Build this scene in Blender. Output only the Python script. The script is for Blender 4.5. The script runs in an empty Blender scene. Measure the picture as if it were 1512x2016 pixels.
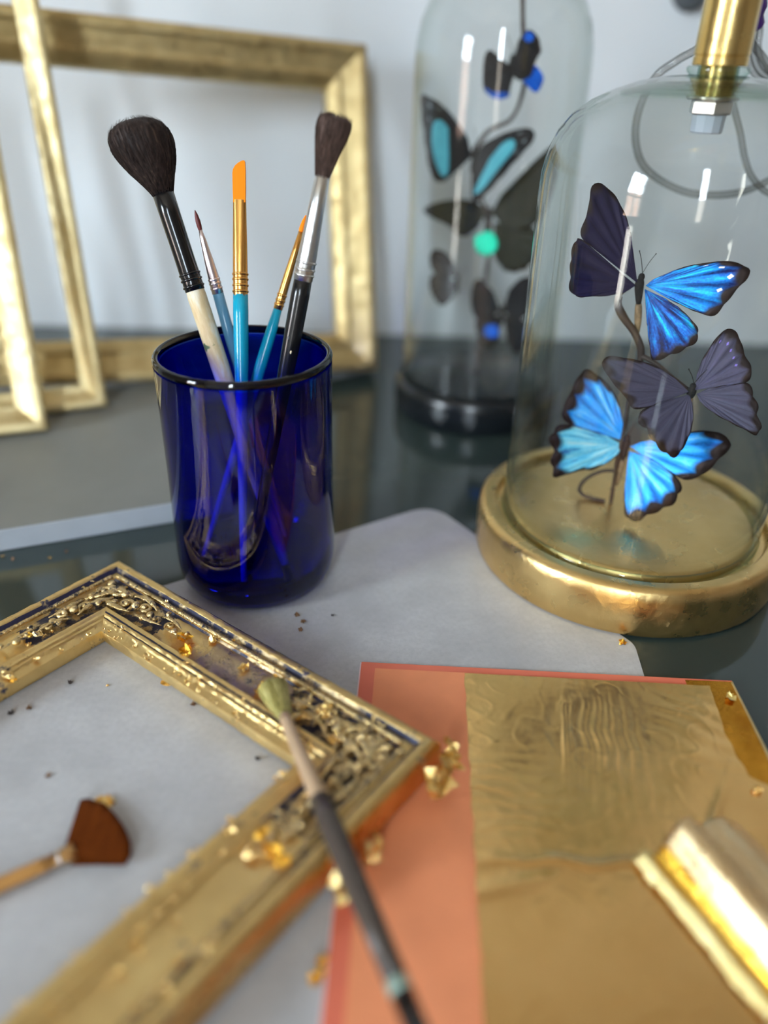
import bpy, bmesh, math, random
from mathutils import Vector, Matrix, noise
random.seed(7)
PI = math.pi
sc = bpy.context.scene
col = sc.collection

# ------------------------------------------------------------------ camera
cam_d = bpy.data.cameras.new('camera')
cam = bpy.data.objects.new('camera', cam_d)
col.objects.link(cam)
cR = Vector((0.999649, 0.013437, 0.022846)); cU = Vector((-0.026505, 0.506789, 0.861662)); cF = Vector((0.0, 0.861965, -0.506967))
m = Matrix.Identity(4)
for i in range(3):
    m[i][0] = cR[i]; m[i][1] = cU[i]; m[i][2] = -cF[i]
m[0][3], m[1][3], m[2][3] = 0.0, 0.0, 0.25025
cam.matrix_world = m
cam_d.sensor_fit = 'AUTO'; cam_d.sensor_width = 36.0
cam_d.lens = 1542.93 * 36.0 / 2016.0
cam_d.clip_start = 0.01; cam_d.clip_end = 100
cam_d.dof.use_dof = True
cam_d.dof.focus_distance = 0.375
cam_d.dof.aperture_fstop = 2.3
sc.camera = cam

# ------------------------------------------------------------------ light, exposure
SKY = 69.0
world = bpy.data.worlds.new('sky'); sc.world = world; world.use_nodes = True
bg = world.node_tree.nodes['Background']
_wt = world.node_tree
_tc = _wt.nodes.new('ShaderNodeTexCoord'); _sx = _wt.nodes.new('ShaderNodeSeparateXYZ'); _cr = _wt.nodes.new('ShaderNodeValToRGB')
_cr.color_ramp.elements[0].position = .49; _cr.color_ramp.elements[0].color = (.26, .25, .23, 1)      # street below the horizon
_cr.color_ramp.elements[1].position = .51; _cr.color_ramp.elements[1].color = (.75, .88, 1.0, 1)      # even bright overcast sky
_ma = _wt.nodes.new('ShaderNodeMath'); _ma.operation = 'MULTIPLY_ADD'; _ma.inputs[1].default_value = .5; _ma.inputs[2].default_value = .5
_wt.links.new(_tc.outputs['Generated'], _sx.inputs[0]); _wt.links.new(_sx.outputs['Z'], _ma.inputs[0])
_wt.links.new(_ma.outputs[0], _cr.inputs[0]); _wt.links.new(_cr.outputs[0], bg.inputs[0]); bg.inputs[1].default_value = SKY
sc.view_settings.view_transform = 'Standard'; sc.view_settings.look = 'None'
sc.view_settings.gamma = 1.0; sc.view_settings.use_curve_mapping = False
sc.view_settings.exposure = 0.0
sc.cycles.max_bounces = 16; sc.cycles.transparent_max_bounces = 32
sc.cycles.transmission_bounces = 12; sc.cycles.glossy_bounces = 6; sc.cycles.diffuse_bounces = 4
sc.cycles.sample_clamp_indirect = 6.0
sc.cycles.caustics_refractive = False

def portal(loc, rot, sx, sy):
    d = bpy.data.lights.new('window_daylight', 'AREA'); d.shape = 'RECTANGLE'; d.size = sx; d.size_y = sy
    d.cycles.is_portal = True
    o = bpy.data.objects.new('window_daylight', d); o.location = loc; o.rotation_euler = rot; col.objects.link(o)

# window openings of the room (x = left wall, y = wall behind the camera)
LWX, FWY, RWX, BWY, FLZ, CLZ = -1.7, -1.5, 1.9, 0.79, -0.74, 1.75
W1 = dict(y0=-1.02, y1=-0.50, z0=0.02, z1=1.05)          # mullioned window, left wall
W3 = dict(y0=-0.92, y1=-0.68, z0=-0.70, z1=-0.06)         # low glazed slit below it, added to give the domes their pale streak
W2 = dict(x0=-0.40, x1=-0.20, z0=0.06, z1=1.45)          # window behind the camera
portal((LWX-.02, (W1['y0']+W1['y1'])/2, (W1['z0']+W1['z1'])/2), (0, -PI/2, 0), W1['z1']-W1['z0'], W1['y1']-W1['y0'])
portal((LWX-.02, (W3['y0']+W3['y1'])/2, (W3['z0']+W3['z1'])/2), (0, -PI/2, 0), W3['z1']-W3['z0'], W3['y1']-W3['y0'])
portal(((W2['x0']+W2['x1'])/2, FWY-.02, (W2['z0']+W2['z1'])/2), (PI/2, 0, 0), W2['x1']-W2['x0'], W2['z1']-W2['z0'])

# ------------------------------------------------------------------ node helper
class NT:
    def __init__(s, name):
        s.m = bpy.data.materials.new(name); s.m.use_nodes = True
        s.t = s.m.node_tree; s.t.nodes.clear()
        s.out = s.t.nodes.new('ShaderNodeOutputMaterial')
    def n(s, typ, ins=None, **kw):
        nd = s.t.nodes.new('ShaderNode' + typ)
        for k, v in kw.items(): setattr(nd, k, v)
        for k, v in (ins or {}).items(): s.set(nd, k, v)
        return nd
    def set(s, nd, k, v):
        i = nd.inputs[k]
        if isinstance(v, tuple) and len(v) == 2 and hasattr(v[0], 'outputs'):
            s.t.links.new(v[0].outputs[v[1]], i)
        elif hasattr(v, 'outputs'):
            s.t.links.new(v.outputs[0], i)
        elif isinstance(v, tuple) and len(v) == 3 and i.type == 'RGBA': i.default_value = (*v, 1)
        else: i.default_value = v
    def coord(s, scale=(1, 1, 1), which='Object', rot=(0, 0, 0)):
        tc = s.n('TexCoord'); mp = s.n('Mapping', {'Vector': (tc, which), 'Scale': scale, 'Rotation': rot}); return mp
    def noise(s, scale, vec=None, detail=4, rough=.55, dist=0):
        return s.n('TexNoise', {'Vector': vec or s.coord(), 'Scale': scale, 'Detail': detail, 'Roughness': rough, 'Distortion': dist})
    def ramp(s, fac, stops):
        r = s.n('ValToRGB', {'Fac': fac}); e = r.color_ramp.elements
        while len(e) < len(stops): e.new(.5)
        for k, (p_, c) in enumerate(stops):
            e[k].position = p_; e[k].color = (*c, 1) if isinstance(c, tuple) else (c, c, c, 1)
        return r
    def math(s, op, a, b=0.0, c=0.0):
        return s.n('Math', {0: a, 1: b, 2: c}, operation=op)
    def mix(s, fac, a, b):
        nd = s.n('Mix', data_type='RGBA')
        s.set(nd, 'Factor', fac) if False else None
        s.set(nd, 0, fac); s.set(nd, 6, a); s.set(nd, 7, b)
        return (nd, 2)
    def bump(s, h, strength=.3, dist=.001):
        return s.n('Bump', {'Height': h, 'Strength': strength, 'Distance': dist})
    def bsdf(s, color, rough=.5, metal=0.0, normal=None, **extra):
        b = s.n('BsdfPrincipled', {'Base Color': color, 'Roughness': rough, 'Metallic': metal})
        if normal is not None: s.set(b, 'Normal', normal)
        for k, v in extra.items(): s.set(b, k.replace('_', ' '), v)
        s.t.links.new(b.outputs[0], s.out.inputs[0]); return b

def simple(name, color, rough=.5, metal=0.0, bump=0, bscale=200, vary=0.0, vscale=40, spec=.5, stretch=(1, 1, 1)):
    N = NT(name); c = color; nrm = None
    v = N.coord(stretch)
    if vary:
        nz = N.noise(vscale, v)
        r = N.ramp(nz, [(.3, tuple(x*(1-vary) for x in color)), (.7, tuple(min(1, x*(1+vary)) for x in color))]); c = r
    if bump: nrm = N.bump(N.noise(bscale, v), bump, .0008)
    N.bsdf(c, rough, metal, nrm, Specular_IOR_Level=spec); return N.m

def gold(name, light, deep, rough=.32, bscale=260, bump=.35, dark=(.022, .022, .045), wear=0.0, wscale=55, vscale=45, wrinkle=0):
    """metal leaf: two gold tones, fine wrinkles, and worn spots where the dark ground shows"""
    N = NT(name); v = N.coord()
    tone = N.ramp(N.noise(vscale, v, 5, .6), [(.32, deep), (.66, light)])
    rg = N.ramp(N.noise(vscale*3, v, 3), [(.3, rough*.75), (.7, rough*1.35)])
    h = N.noise(bscale, v, 6, .62, .4)
    if wrinkle:
        vo = N.n('TexVoronoi', {'Vector': v, 'Scale': wrinkle}, feature='DISTANCE_TO_EDGE')
        h = N.math('ADD', h, N.math('MULTIPLY', N.ramp(vo, [(0, 1.0), (.12, 0.0)]), .35))
    nrm = N.bump(h, bump, .0008)
    metal = 1.0; c = tone; rgh = rg
    if wear:
        w = N.ramp(N.noise(wscale, v, 9, .72), [(1-wear-.03, 0.0), (1-wear+.03, 1.0)])
        c = N.mix(w, tone, dark); metal = N.math('SUBTRACT', 1.0, w)
        rgh = N.mix(w, rg, (.45, .45, .45))
    N.bsdf(c, rgh, metal, nrm); return N.m

def thin_glass(name, tint, ior=1.45, rough=0.0, edge=1.0, glow=1.0):
    """thin wall of glass: Fresnel reflection over straight-through transmission; the tint deepens with the path through the wall"""
    N = NT(name)
    geo = N.n('NewGeometry')
    dot = N.n('VectorMath', {0: (geo, 'Normal'), 1: (geo, 'Incoming')}, operation='DOT_PRODUCT')
    c = N.math('MAXIMUM', N.math('ABSOLUTE', (dot, 'Value')), .06)
    path = N.math('DIVIDE', edge, c)
    comb = N.n('CombineColor')
    for k, t in enumerate(tint): N.set(comb, k, N.math('POWER', t, path))
    tr = N.n('BsdfTransparent', {'Color': comb})
    gl = N.n('BsdfGlossy', {'Color': (1, 1, 1), 'Roughness': rough}); 
    k1 = N.math('POWER', N.math('SUBTRACT', 1.0, c), 5.0)
    f0 = ((ior-1)/(ior+1))**2
    fr = N.math('MULTIPLY_ADD', k1, 1-f0, f0)
    mx = N.n('MixShader', {0: fr, 1: tr, 2: gl})
    N.t.links.new(mx.outputs[0], N.out.inputs[0]); return N.m

# ------------------------------------------------------------------ object helpers
def link(name, me, mat=None, parent=None):
    o = bpy.data.objects.new(name, me); col.objects.link(o)
    if mat is not None:
        for mm in (mat if isinstance(mat, (list, tuple)) else [mat]): me.materials.append(mm)
    if parent is not None: o.parent = parent
    return o
def mesh(name, verts, faces, mat, parent=None, smooth=True, uv=None, fix=False, auto=None):
    me = bpy.data.meshes.new(name); me.from_pydata([tuple(v) for v in verts], [], faces)
    if uv:
        l = me.uv_layers.new(name='UVMap')
        for lp in me.loops: l.data[lp.index].uv = uv[lp.vertex_index]
    if fix:
        b = bmesh.new(); b.from_mesh(me); bmesh.ops.recalc_face_normals(b, faces=b.faces); b.to_mesh(me); b.free()
    if smooth:
        me.shade_smooth()
        if auto: me.set_sharp_from_angle(angle=math.radians(auto))
    me.update()
    return link(name, me, mat, parent)
def thing(name, label, cat, loc=(0, 0, 0), group=None):
    o = bpy.data.objects.new(name, None); col.objects.link(o); o.location = loc; o.empty_display_size = .02
    return tag(o, label, cat, group)
def tag(o, label, cat, group=None):
    o['label'] = label; o['category'] = cat
    if group: o['group'] = group
    return o
def struct(o): o['kind'] = 'structure'; return o
def stuff(o): o['kind'] = 'stuff'; return o

class G:
    """collects geometry for one mesh"""
    def __init__(s): s.v = []; s.f = []; s.uv = []
    def add(s, v, f):
        b = len(s.v); s.v += [tuple(x) for x in v]; s.f += [tuple(i+b for i in q) for q in f]
    def box(s, x0, y0, z0, x1, y1, z1):
        s.add([(x0, y0, z0), (x1, y0, z0), (x1, y1, z0), (x0, y1, z0), (x0, y0, z1), (x1, y0, z1), (x1, y1, z1), (x0, y1, z1)],
              [(3, 2, 1, 0), (4, 5, 6, 7), (0, 1, 5, 4), (1, 2, 6, 5), (2, 3, 7, 6), (3, 0, 4, 7)])
    def tube(s, pts, r, n=10, cap=True, flat=(1, 1), up0=None):
        pts = [Vector(p_) for p_ in pts]; k = len(pts)
        rr = r if isinstance(r, (list, tuple)) else [r]*k
        T = [(pts[min(i+1, k-1)]-pts[max(i-1, 0)]).normalized() for i in range(k)]
        up = Vector(up0) if up0 else (Vector((0, 0, 1)) if abs(T[0].z) < .9 else Vector((1, 0, 0)))
        a = (up - T[0]*up.dot(T[0])).normalized(); V = []
        for i in range(k):
            a = (a - T[i]*a.dot(T[i])).normalized(); b = T[i].cross(a)
            for j in range(n):
                t = 2*PI*j/n; V.append(pts[i] + (a*math.cos(t)*flat[0] + b*math.sin(t)*flat[1])*rr[i])
        F = [(i*n+j, i*n+(j+1) % n, (i+1)*n+(j+1) % n, (i+1)*n+j) for i in range(k-1) for j in range(n)]
        if cap: F += [tuple(range(n-1, -1, -1)), tuple((k-1)*n+j for j in range(n))]
        s.add(V, F)
    def lathe(s, prof, n=64, M=None):
        V = [(r*math.cos(2*PI*j/n), r*math.sin(2*PI*j/n), z) for r, z in prof for j in range(n)]
        if M is not None: V = [M @ Vector(q) for q in V]
        k = len(prof)
        F = [(i*n+j, i*n+(j+1) % n, (i+1)*n+(j+1) % n, (i+1)*n+j) for i in range(k-1) for j in range(n)]
        s.add(V, F)
    def ball(s, c, r, n=8, m_=6, sq=(1, 1, 1)):
        V = [(c[0], c[1], c[2]+r*sq[2])]
        for i in range(1, m_):
            t = PI*i/m_
            V += [(c[0]+r*sq[0]*math.sin(t)*math.cos(2*PI*j/n), c[1]+r*sq[1]*math.sin(t)*math.sin(2*PI*j/n), c[2]+r*sq[2]*math.cos(t)) for j in range(n)]
        V.append((c[0], c[1], c[2]-r*sq[2])); e = len(V)-1
        F = [(0, 1+j, 1+(j+1) % n) for j in range(n)]
        F += [(1+(i-1)*n+j, 1+i*n+j, 1+i*n+(j+1) % n, 1+(i-1)*n+(j+1) % n) for i in range(1, m_-1) for j in range(n)]
        F += [(e, 1+(m_-2)*n+(j+1) % n, 1+(m_-2)*n+j) for j in range(n)]
        s.add(V, F)
    def done(s, name, mat, parent=None, smooth=True, fix=False, auto=None):
        return mesh(name, s.v, s.f, mat, parent, smooth, None, fix, auto)
def smooth_path(pts, per=8):
    """Catmull-Rom through the points"""
    P = [Vector(q) for q in pts]; out = []
    for i in range(len(P)-1):
        p0, p1, p2, p3 = P[max(i-1, 0)], P[i], P[i+1], P[min(i+2, len(P)-1)]
        for k in range(per):
            t = k/per
            out.append(.5*((2*p1)+(p2-p0)*t+(2*p0-5*p1+4*p2-p3)*t*t+(3*p1-p0-3*p2+p3)*t**3))
    out.append(P[-1]); return out
def axis_matrix(origin, d, side=None):
    z = Vector(d).normalized(); s = Vector(side) if side else (Vector((1, 0, 0)) if abs(z.x) < .9 else Vector((0, 1, 0)))
    x = (s - z*s.dot(z)).normalized(); y = z.cross(x)
    return Matrix(((x.x, y.x, z.x, origin[0]), (x.y, y.y, z.y, origin[1]), (x.z, y.z, z.z, origin[2]), (0, 0, 0, 1)))

# ------------------------------------------------------------------ materials
def mat_wall():
    N = NT('painted_plaster'); v = N.coord()
    N.bsdf(N.ramp(N.noise(3, v), [(.3, (.73, .765, .80)), (.7, (.77, .805, .84))]), .75, 0, N.bump(N.noise(90, v), .12, .002)); return N.m
M_wall = mat_wall()
M_room = simple('taupe_paint', (.40, .36, .32), .8, vary=.04, vscale=3)
M_ceil = simple('ceiling_paint', (.90, .84, .76), .8, vary=.03, vscale=3)
M_floor = simple('oak_floor', (.42, .30, .19), .45, vary=.2, vscale=8, stretch=(1, 8, 1))
M_trim = simple('white_gloss_paint', (.80, .80, .78), .35)
M_brickwall = NT('brick'); _b = M_brickwall
_br = _b.n('TexBrick', {'Vector': _b.coord((1, 1, 1), 'Generated'), 'Color1': (.55, .22, .11), 'Color2': (.45, .16, .08), 'Mortar': (.5, .42, .35), 'Scale': 14.0})
_b.bsdf(_br, .9); M_brickwall = _b.m
def mat_table():
    N = NT('dark_glass'); v = N.coord()
    sm = N.ramp(N.noise(14, v, 5), [(.35, .012), (.75, .05)])
    N.bsdf((.030, .044, .041), sm, 0, None, IOR=1.5, Specular_IOR_Level=.5); return N.m
M_table = mat_table()
M_leg = simple('black_steel', (.03, .03, .03), .4, .6)
M_slab = simple('grey_board', (.205, .205, .19), .52, vary=.07, vscale=20, bump=.08, bscale=500)
M_slab_sheen = simple('grey_board_edge_sheen', (.36, .39, .43), .4, vary=.05)  # paler, bluer tone stands in for light reflected by the front face
M_gold_old = gold('old_gilding', (.70, .56, .29), (.50, .37, .17), .50, 160, .25, (.16, .09, .04), .30, 70)
M_gold_pale = gold('pale_gilding', (.78, .66, .38), (.62, .48, .24), .48, 140, .2, (.3, .2, .1), .26, 60)
M_gold_leaf = gold('fresh_leaf', (.83, .61, .265), (.68, .475, .195), .36, 380, .5, (.016, .016, .05), .37, 60, 40, 0)
M_gold_worn = gold('rubbed_leaf', (.74, .58, .33), (.46, .33, .18), .30, 380, .5, (.03, .024, .03), .44, 42, 40, 0)
M_gold_orn = gold('crumpled_leaf', (.92, .72, .38), (.60, .43, .19), .22, 600, .8, (.012, .011, .024), .43, 170, 90, 0)
M_gold_flake = gold('loose_leaf', (.95, .74, .36), (.85, .56, .18), .22, 500, .5)
M_amber_flake = gold('amber_leaf', (.95, .60, .10), (.85, .42, .04), .28, 500, .5)
M_groove_leaf = gold('groove_leaf', (.70, .54, .30), (.44, .32, .18), .34, 380, .5, (.018, .017, .05), .55, 45, 40, 0)
M_groove = simple('navy_ground', (.020, .020, .055), .42, bump=.3, bscale=600, vary=.4)
M_side = gold('side_leaf', (.80, .53, .22), (.62, .34, .10), .30, 240, .4, (.25, .10, .03), .36, 60)
def mat_paper():
    N = NT('waxed_paper'); v = N.coord()
    big = N.ramp(N.noise(26, v, 6, .6), [(.32, (.42, .415, .425)), (.68, (.55, .545, .555))])
    fib = N.noise(420, v, 5, .7)
    c = N.mix(N.math('MULTIPLY', N.ramp(fib, [(.40, 0.0), (.72, 1.0)]), .55), big, (.37, .37, .385))
    N.bsdf(c, N.ramp(N.noise(60, v), [(.3, .36), (.7, .5)]), 0, N.bump(N.noise(35, v, 6), .22, .002), Specular_IOR_Level=.5); return N.m
M_paper = mat_paper()
M_cover = simple('coral_cover', (.76, .175, .10), .55, vary=.05, vscale=50, bump=.05, bscale=900)
M_tissue = simple('coral_tissue', (.86, .30, .135), .6, vary=.05, vscale=60, bump=.08, bscale=900)
M_spine = simple('book_edge', (.80, .60, .62), .7, vary=.08)
M_sheet = gold('sheet_leaf', (.85, .535, .205), (.78, .475, .17), .19, 260, .05)
M_under = gold('amber_leaf_sheet', (.72, .34, .035), (.42, .17, .012), .22, 120, .3)
M_roll = gold('rolled_leaf', (.86, .66, .38), (.78, .56, .29), .30, 200, .01)
M_curl_refl = gold('curl_inside_reflection', (1.0, .62, .10), (.95, .46, .03), .25, 200, .3)  # deep orange stands in for gold reflecting gold beneath the roll
M_curl_lip = gold('curl_torn_edge_lit', (1.0, .86, .42), (.92, .72, .28), .38, 700, .6)  # same leaf tinted paler, as the torn edge looks when lit
M_dome = thin_glass('clear_glass', (.945, .955, .949), 1.47, 0.0, 1.0)
M_dome_in = thin_glass('clear_glass_inner', (.985, .99, .987), 1.28, 0.0, 1.0)
M_dome_thick = thin_glass('thick_glass', (.80, .87, .84), 1.47, 0.03, .5)
M_crown = thin_glass('crown_glass', (.80, .87, .83), 1.12, 0.0, 1.0)
M_cobalt = thin_glass('cobalt_glass', (.06, .14, .87), 1.52, 0.0, 1.0)
M_cobalt_base = thin_glass('cobalt_glass_foot', (.03, .04, .58), 1.52, 0.0, 1.0)
M_cord = thin_glass('clear_plastic', (.70, .70, .69), 1.4, .12, .8)
M_base_gold = gold('base_leaf', (.82, .58, .25), (.68, .46, .18), .30, 300, .25, (.30, .15, .05), .30, 40, 26, 60)
M_brass = gold('brushed_brass', (.78, .58, .24), (.72, .52, .20), .22, 500, .05)
M_steel = simple('bright_zinc', (.78, .80, .84), .28, 1.0)
M_nutplastic = simple('grey_nylon', (.46, .51, .60), .4)
M_black = simple('black_lacquer', (.006, .008, .010), .22, vary=.2)
M_wire = simple('brown_wire', (.045, .026, .02), .5, vary=.3, bump=.2)
M_violet = simple('violet_band', (.05, .012, .16), .45, vary=.3, vscale=200)
M_grey = simple('dark_grey_metal', (.10, .11, .12), .5)

# ================================================================== STRUCTURE
def wall_with_hole(name, axis, pos, thick, a0, a1, z0, z1, holes, mat):
    """wall on plane x=pos (axis 0) or y=pos (axis 1) built of blocks around its openings"""
    g = G(); cuts = sorted({a0, a1} | {h[0] for h in holes} | {h[1] for h in holes})
    for i in range(len(cuts)-1):
        p0, p1 = cuts[i], cuts[i+1]; mid = (p0+p1)/2; z = z0
        for h in sorted([h for h in holes if h[0] < mid < h[1]], key=lambda h: h[2]):
            if axis == 0: g.box(pos, p0, z, pos+thick, p1, h[2])
            else: g.box(p0, pos, z, p1, pos+thick, h[2])
            z = h[3]
        if axis == 0: g.box(pos, p0, z, pos+thick, p1, z1)
        else: g.box(p0, pos, z, p1, pos+thick, z1)
    return struct(g.done(name, mat, smooth=False))
T = .12
g = G(); g.box(LWX-T, BWY, FLZ, RWX+T, BWY+T, CLZ); struct(g.done('wall_back', M_wall, smooth=False))
wall_with_hole('wall_left', 0, LWX, -T, FWY, BWY, FLZ, CLZ, [(W1['y0'], W1['y1'], W1['z0'], W1['z1']), (W3['y0'], W3['y1'], W3['z0'], W3['z1'])], M_room)
wall_with_hole('wall_front', 1, FWY, -T, LWX-T, RWX+T, FLZ, CLZ, [(W2['x0'], W2['x1'], W2['z0'], W2['z1'])], M_room)
g = G(); g.box(RWX, FWY, FLZ, RWX+T, BWY, CLZ); struct(g.done('wall_right', M_room, smooth=False))
g = G(); g.box(LWX-T, FWY-T, CLZ, RWX+T, BWY+T, CLZ+T); struct(g.done('ceiling', M_ceil, smooth=False))
g = G(); g.box(LWX-T, FWY-T, FLZ-T, RWX+T, BWY+T, FLZ); struct(g.done('floor', M_floor, smooth=False))

M_pane = thin_glass('window_glass', (.98, .99, .985))
def window(name, axis, pos, a0, a1, z0, z1, na, nz, bar=.022):
    e = bpy.data.objects.new(name, None); col.objects.link(e); struct(e)
    fr = G(); d0, d1 = pos-.07, pos-.03
    def bx(g_, p0, p1, q0, q1):
        if axis == 0: g_.box(d0, p0, q0, d1, p1, q1)
        else: g_.box(p0, d0, q0, p1, d1, q1)
    w = .03
    bx(fr, a0, a1, z0, z0+w); bx(fr, a0, a1, z1-w, z1); bx(fr, a0, a0+w, z0+w, z1-w); bx(fr, a1-w, a1, z0+w, z1-w)
    fr.done('window_frame', M_trim, e, smooth=False)
    for i in range(1, na):
        b = G(); c = a0+(a1-a0)*i/na; bx(b, c-bar/2, c+bar/2, z0+w, z1-w); b.done('mullion', M_trim, e, smooth=False)
    for i in range(1, nz):
        b = G(); c = z0+(z1-z0)*i/nz; bx(b, a0+w, a1-w, c-bar/2, c+bar/2); b.done('glazing_bar', M_trim, e, smooth=False)
    m_ = (d0+d1)/2
    q = [(m_, a0, z0), (m_, a1, z0), (m_, a1, z1), (m_, a0, z1)] if axis == 0 else [(a0, m_, z0), (a1, m_, z0), (a1, m_, z1), (a0, m_, z1)]
    mesh('pane', q, [(0, 1, 2, 3)], M_pane, e, smooth=False)
window('window_1', 0, LWX, W1['y0'], W1['y1'], W1['z0'], W1['z1'], 2, 3)
window('window_2', 1, FWY, W2['x0'], W2['x1'], W2['z0'], W2['z1'], 1, 3)

window('added_slit_window', 0, LWX, W3['y0'], W3['y1'], W3['z0'], W3['z1'], 1, 1)  # added opening, its bright outside shows as a streak in the domes

g = G(); g.box(-4.5, -9.0, FLZ, 3.0, -8.0, 1.2); tag(g.done('brick_house', M_brickwall, smooth=False), 'orange brick house seen outside the window behind the camera', 'building')
g = G(); g.box(-9.0, -8.0, FLZ, -8.0, 1.5, 1.25); tag(g.done('brick_house', M_brickwall, smooth=False), 'orange brick house seen outside the left wall window', 'building')

# ================================================================== TABLE AND BOARD
t = thing('worktable', 'worktable with a dark glossy glass top under all the framing work', 'table', (0.1, .33, 0))
g = G(); g.box(-.52, -.40, -.012, 1.0, .455, 0); o = g.done('glass_top', M_table, t, smooth=False)
bv = o.modifiers.new('edge', 'BEVEL'); bv.width = .002; bv.segments = 2
for sx in (-.46, .93):
    for sy in (-.35, .41):
        g = G(); g.box(sx-.02, sy-.02, FLZ, sx+.02, sy+.02, -.012); g.done('leg', M_leg, t, smooth=False)

def bevel_box(name, x, y, z, w, mat, parent=None):
    g = G(); g.box(x[0], y[0], z[0], x[1], y[1], z[1]); o = g.done(name, mat, parent, smooth=True, auto=35)
    b = o.modifiers.new('edge', 'BEVEL'); b.width = w; b.segments = 3; return o
bd = thing('board', 'matte grey board lying on the glass table under the leaning frames', 'board', (-.1043, .4154, 0))
bd.rotation_euler = (0, 0, math.atan2(.376, .9266))
bevel_box('panel', (-.31, .012), (0.0015, .262), (0.0003, .0135), .0012, M_slab, bd)
bevel_box('front_sheen', (-.31, .012), (0, .0014), (0.0003, .0134), .0004, M_slab_sheen, bd)  # thin strip carrying the painted sheen of the front face

# waxed paper sheet
def rounded(poly, rads, n=8):
    out = []
    for i, (pt, r) in enumerate(zip(poly, rads)):
        P = Vector(pt); A = Vector(poly[i-1]); B = Vector(poly[(i+1) % len(poly)])
        if r <= 0: out.append(P); continue
        a = P+(A-P).normalized()*r; b = P+(B-P).normalized()*r
        for k in range(n+1):
            s = k/n; out.append(a*(1-s)**2+P*2*s*(1-s)+b*s*s)
    return out
pl = rounded([(.0305, .4354), (.1255, .3023), (.1225, .255), (.105, .08), (-.32, .03), (-.32, .2105)], [.018, .004, 0, 0, 0, 0])
b = bmesh.new(); vs = [b.verts.new((q.x, q.y, .0001)) for q in pl]; b.faces.new(vs)
bmesh.ops.triangulate(b, faces=b.faces)
r_ = bmesh.ops.extrude_face_region(b, geom=list(b.faces))
bmesh.ops.translate(b, verts=[v for v in r_['geom'] if isinstance(v, bmesh.types.BMVert)], vec=(0, 0, .00035))
bmesh.ops.recalc_face_normals(b, faces=b.faces)
me = bpy.data.meshes.new('paper_sheet'); b.to_mesh(me); b.free()
tag(link('paper_sheet', me, M_paper), 'large blue grey waxed paper sheet spread flat over the dark glass', 'paper')

# ================================================================== FRAMES
def rail(parent, name, mat, corner, d, inn, L, prof, nseg=2, nz=(0, 0, 1), rough=0.0, seed=0, mats=None, matf=None):
    """one mitred moulding: prof = [(inset, height)] closed loop, swept along the edge"""
    c, d, inn, nz = Vector(corner), Vector(d), Vector(inn), Vector(nz); k = len(prof); V = []
    for i in range(nseg+1):
        for (v, z) in prof:
            s = i/nseg; u = v*(1-s)+(L-v)*s
            q = c+d*u+inn*v+nz*z
            if rough and z > .002:
                w = noise.noise(q*210+Vector((seed, 0, 0)))+.6*noise.noise(q*520); w2 = noise.noise(q*90+Vector((9, seed, 0)))
                q = q+nz*(w*rough+w2*rough*.5)+inn*noise.noise(q*300)*rough*.6
            V.append(q)
    F = [(i*k+j, i*k+(j+1) % k, (i+1)*k+(j+1) % k, (i+1)*k+j) for i in range(nseg) for j in range(k)]
    F += [tuple(range(k)), tuple(nseg*k+j for j in range(k-1, -1, -1))]
    o = mesh(name, V, F, mats or mat, parent, True, None, True, 40)
    if matf:
        for pf in o.data.polygons:
            if len(pf.vertices) == 4: pf.material_index = matf(min(pf.vertices) % k, pf.center)
    return o

def leaning_frame(name, label, B, u, v, W, H, prof, mat, group=None, bead=None):
    """B = right bottom outer corner, u = leftward edge, v = upward edge"""
    u = Vector(u).normalized(); v = Vector(v); v = (v-u*v.dot(u)).normalized(); x = -u; z = x.cross(v)
    BL = Vector(B)+u*W
    t = thing(name, label, 'picture frame', (0, 0, 0), group)
    t.matrix_world = Matrix(((x.x, v.x, z.x, BL.x), (x.y, v.y, z.y, BL.y), (x.z, v.z, z.z, BL.z), (0, 0, 0, 1)))
    X, Y = Vector((1, 0, 0)), Vector((0, 1, 0))
    for nm, c, d, inn, L in (('bottom_rail', (0, 0, 0), X, Y, W), ('top_rail', (W, H, 0), -X, -Y, W),
                             ('stile', (0, H, 0), -Y, X, H), ('stile', (W, 0, 0), Y, -X, H)):
        r = rail(t, nm, mat, c, d, inn, L, prof, 40, rough=.00012, seed=len(nm))
        if bead:
            vv, zz, rr, step = bead; g_ = G(); n_ = int((L-2*vv)/step)
            for i in range(n_):
                q = Vector(c)+d*(vv+(i+.5)*(L-2*vv)/n_)+inn*vv+Vector((0, 0, zz)); g_.ball(q, rr, 6, 4)
            stuff(g_.done('bead_row', mat, r))
    return t
# profile heights measured from the back face, fitted plane = front outer edge (height 0)
prof1 = [(0, -.020), (0, -.003), (.0015, 0), (.005, .0012), (.0085, .0002), (.0105, -.0022), (.0125, -.0030), (.0165, -.0045), (.0205, -.0070),
         (.0225, -.0072), (.0245, -.0062), (.0268, -.0072), (.029, -.0100), (.0325, -.0125), (.033, -.015), (.033, -.020)]
leaning_frame('picture_frame', 'widest gilded frame with a beaded inner edge leaning on the back wall', (-.0082, .6592, .0072), (-.9252, -.3733, .0681),
              (-.0577, .3157, .9471), .37, .262, prof1, M_gold_old, 'empty gilded frames leaning at the back', (.0235, -.0058, .0013, .0032))
prof2 = [(0, -.013), (0, -.002), (.0012, 0), (.004, .0006), (.007, -.0006), (.009, -.003), (.0135, -.0065), (.0155, -.0068), (.0165, -.008), (.0165, -.013)]
leaning_frame('picture_frame', 'thin plain gilded frame standing between the widest frame and the leftmost frame', (-.2083, .5424, .0162), (-.9292, -.3697, .0),
              (-.0730, .1836, .9803), .17, .34, prof2, M_gold_pale, 'empty gilded frames leaning at the back')
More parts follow.
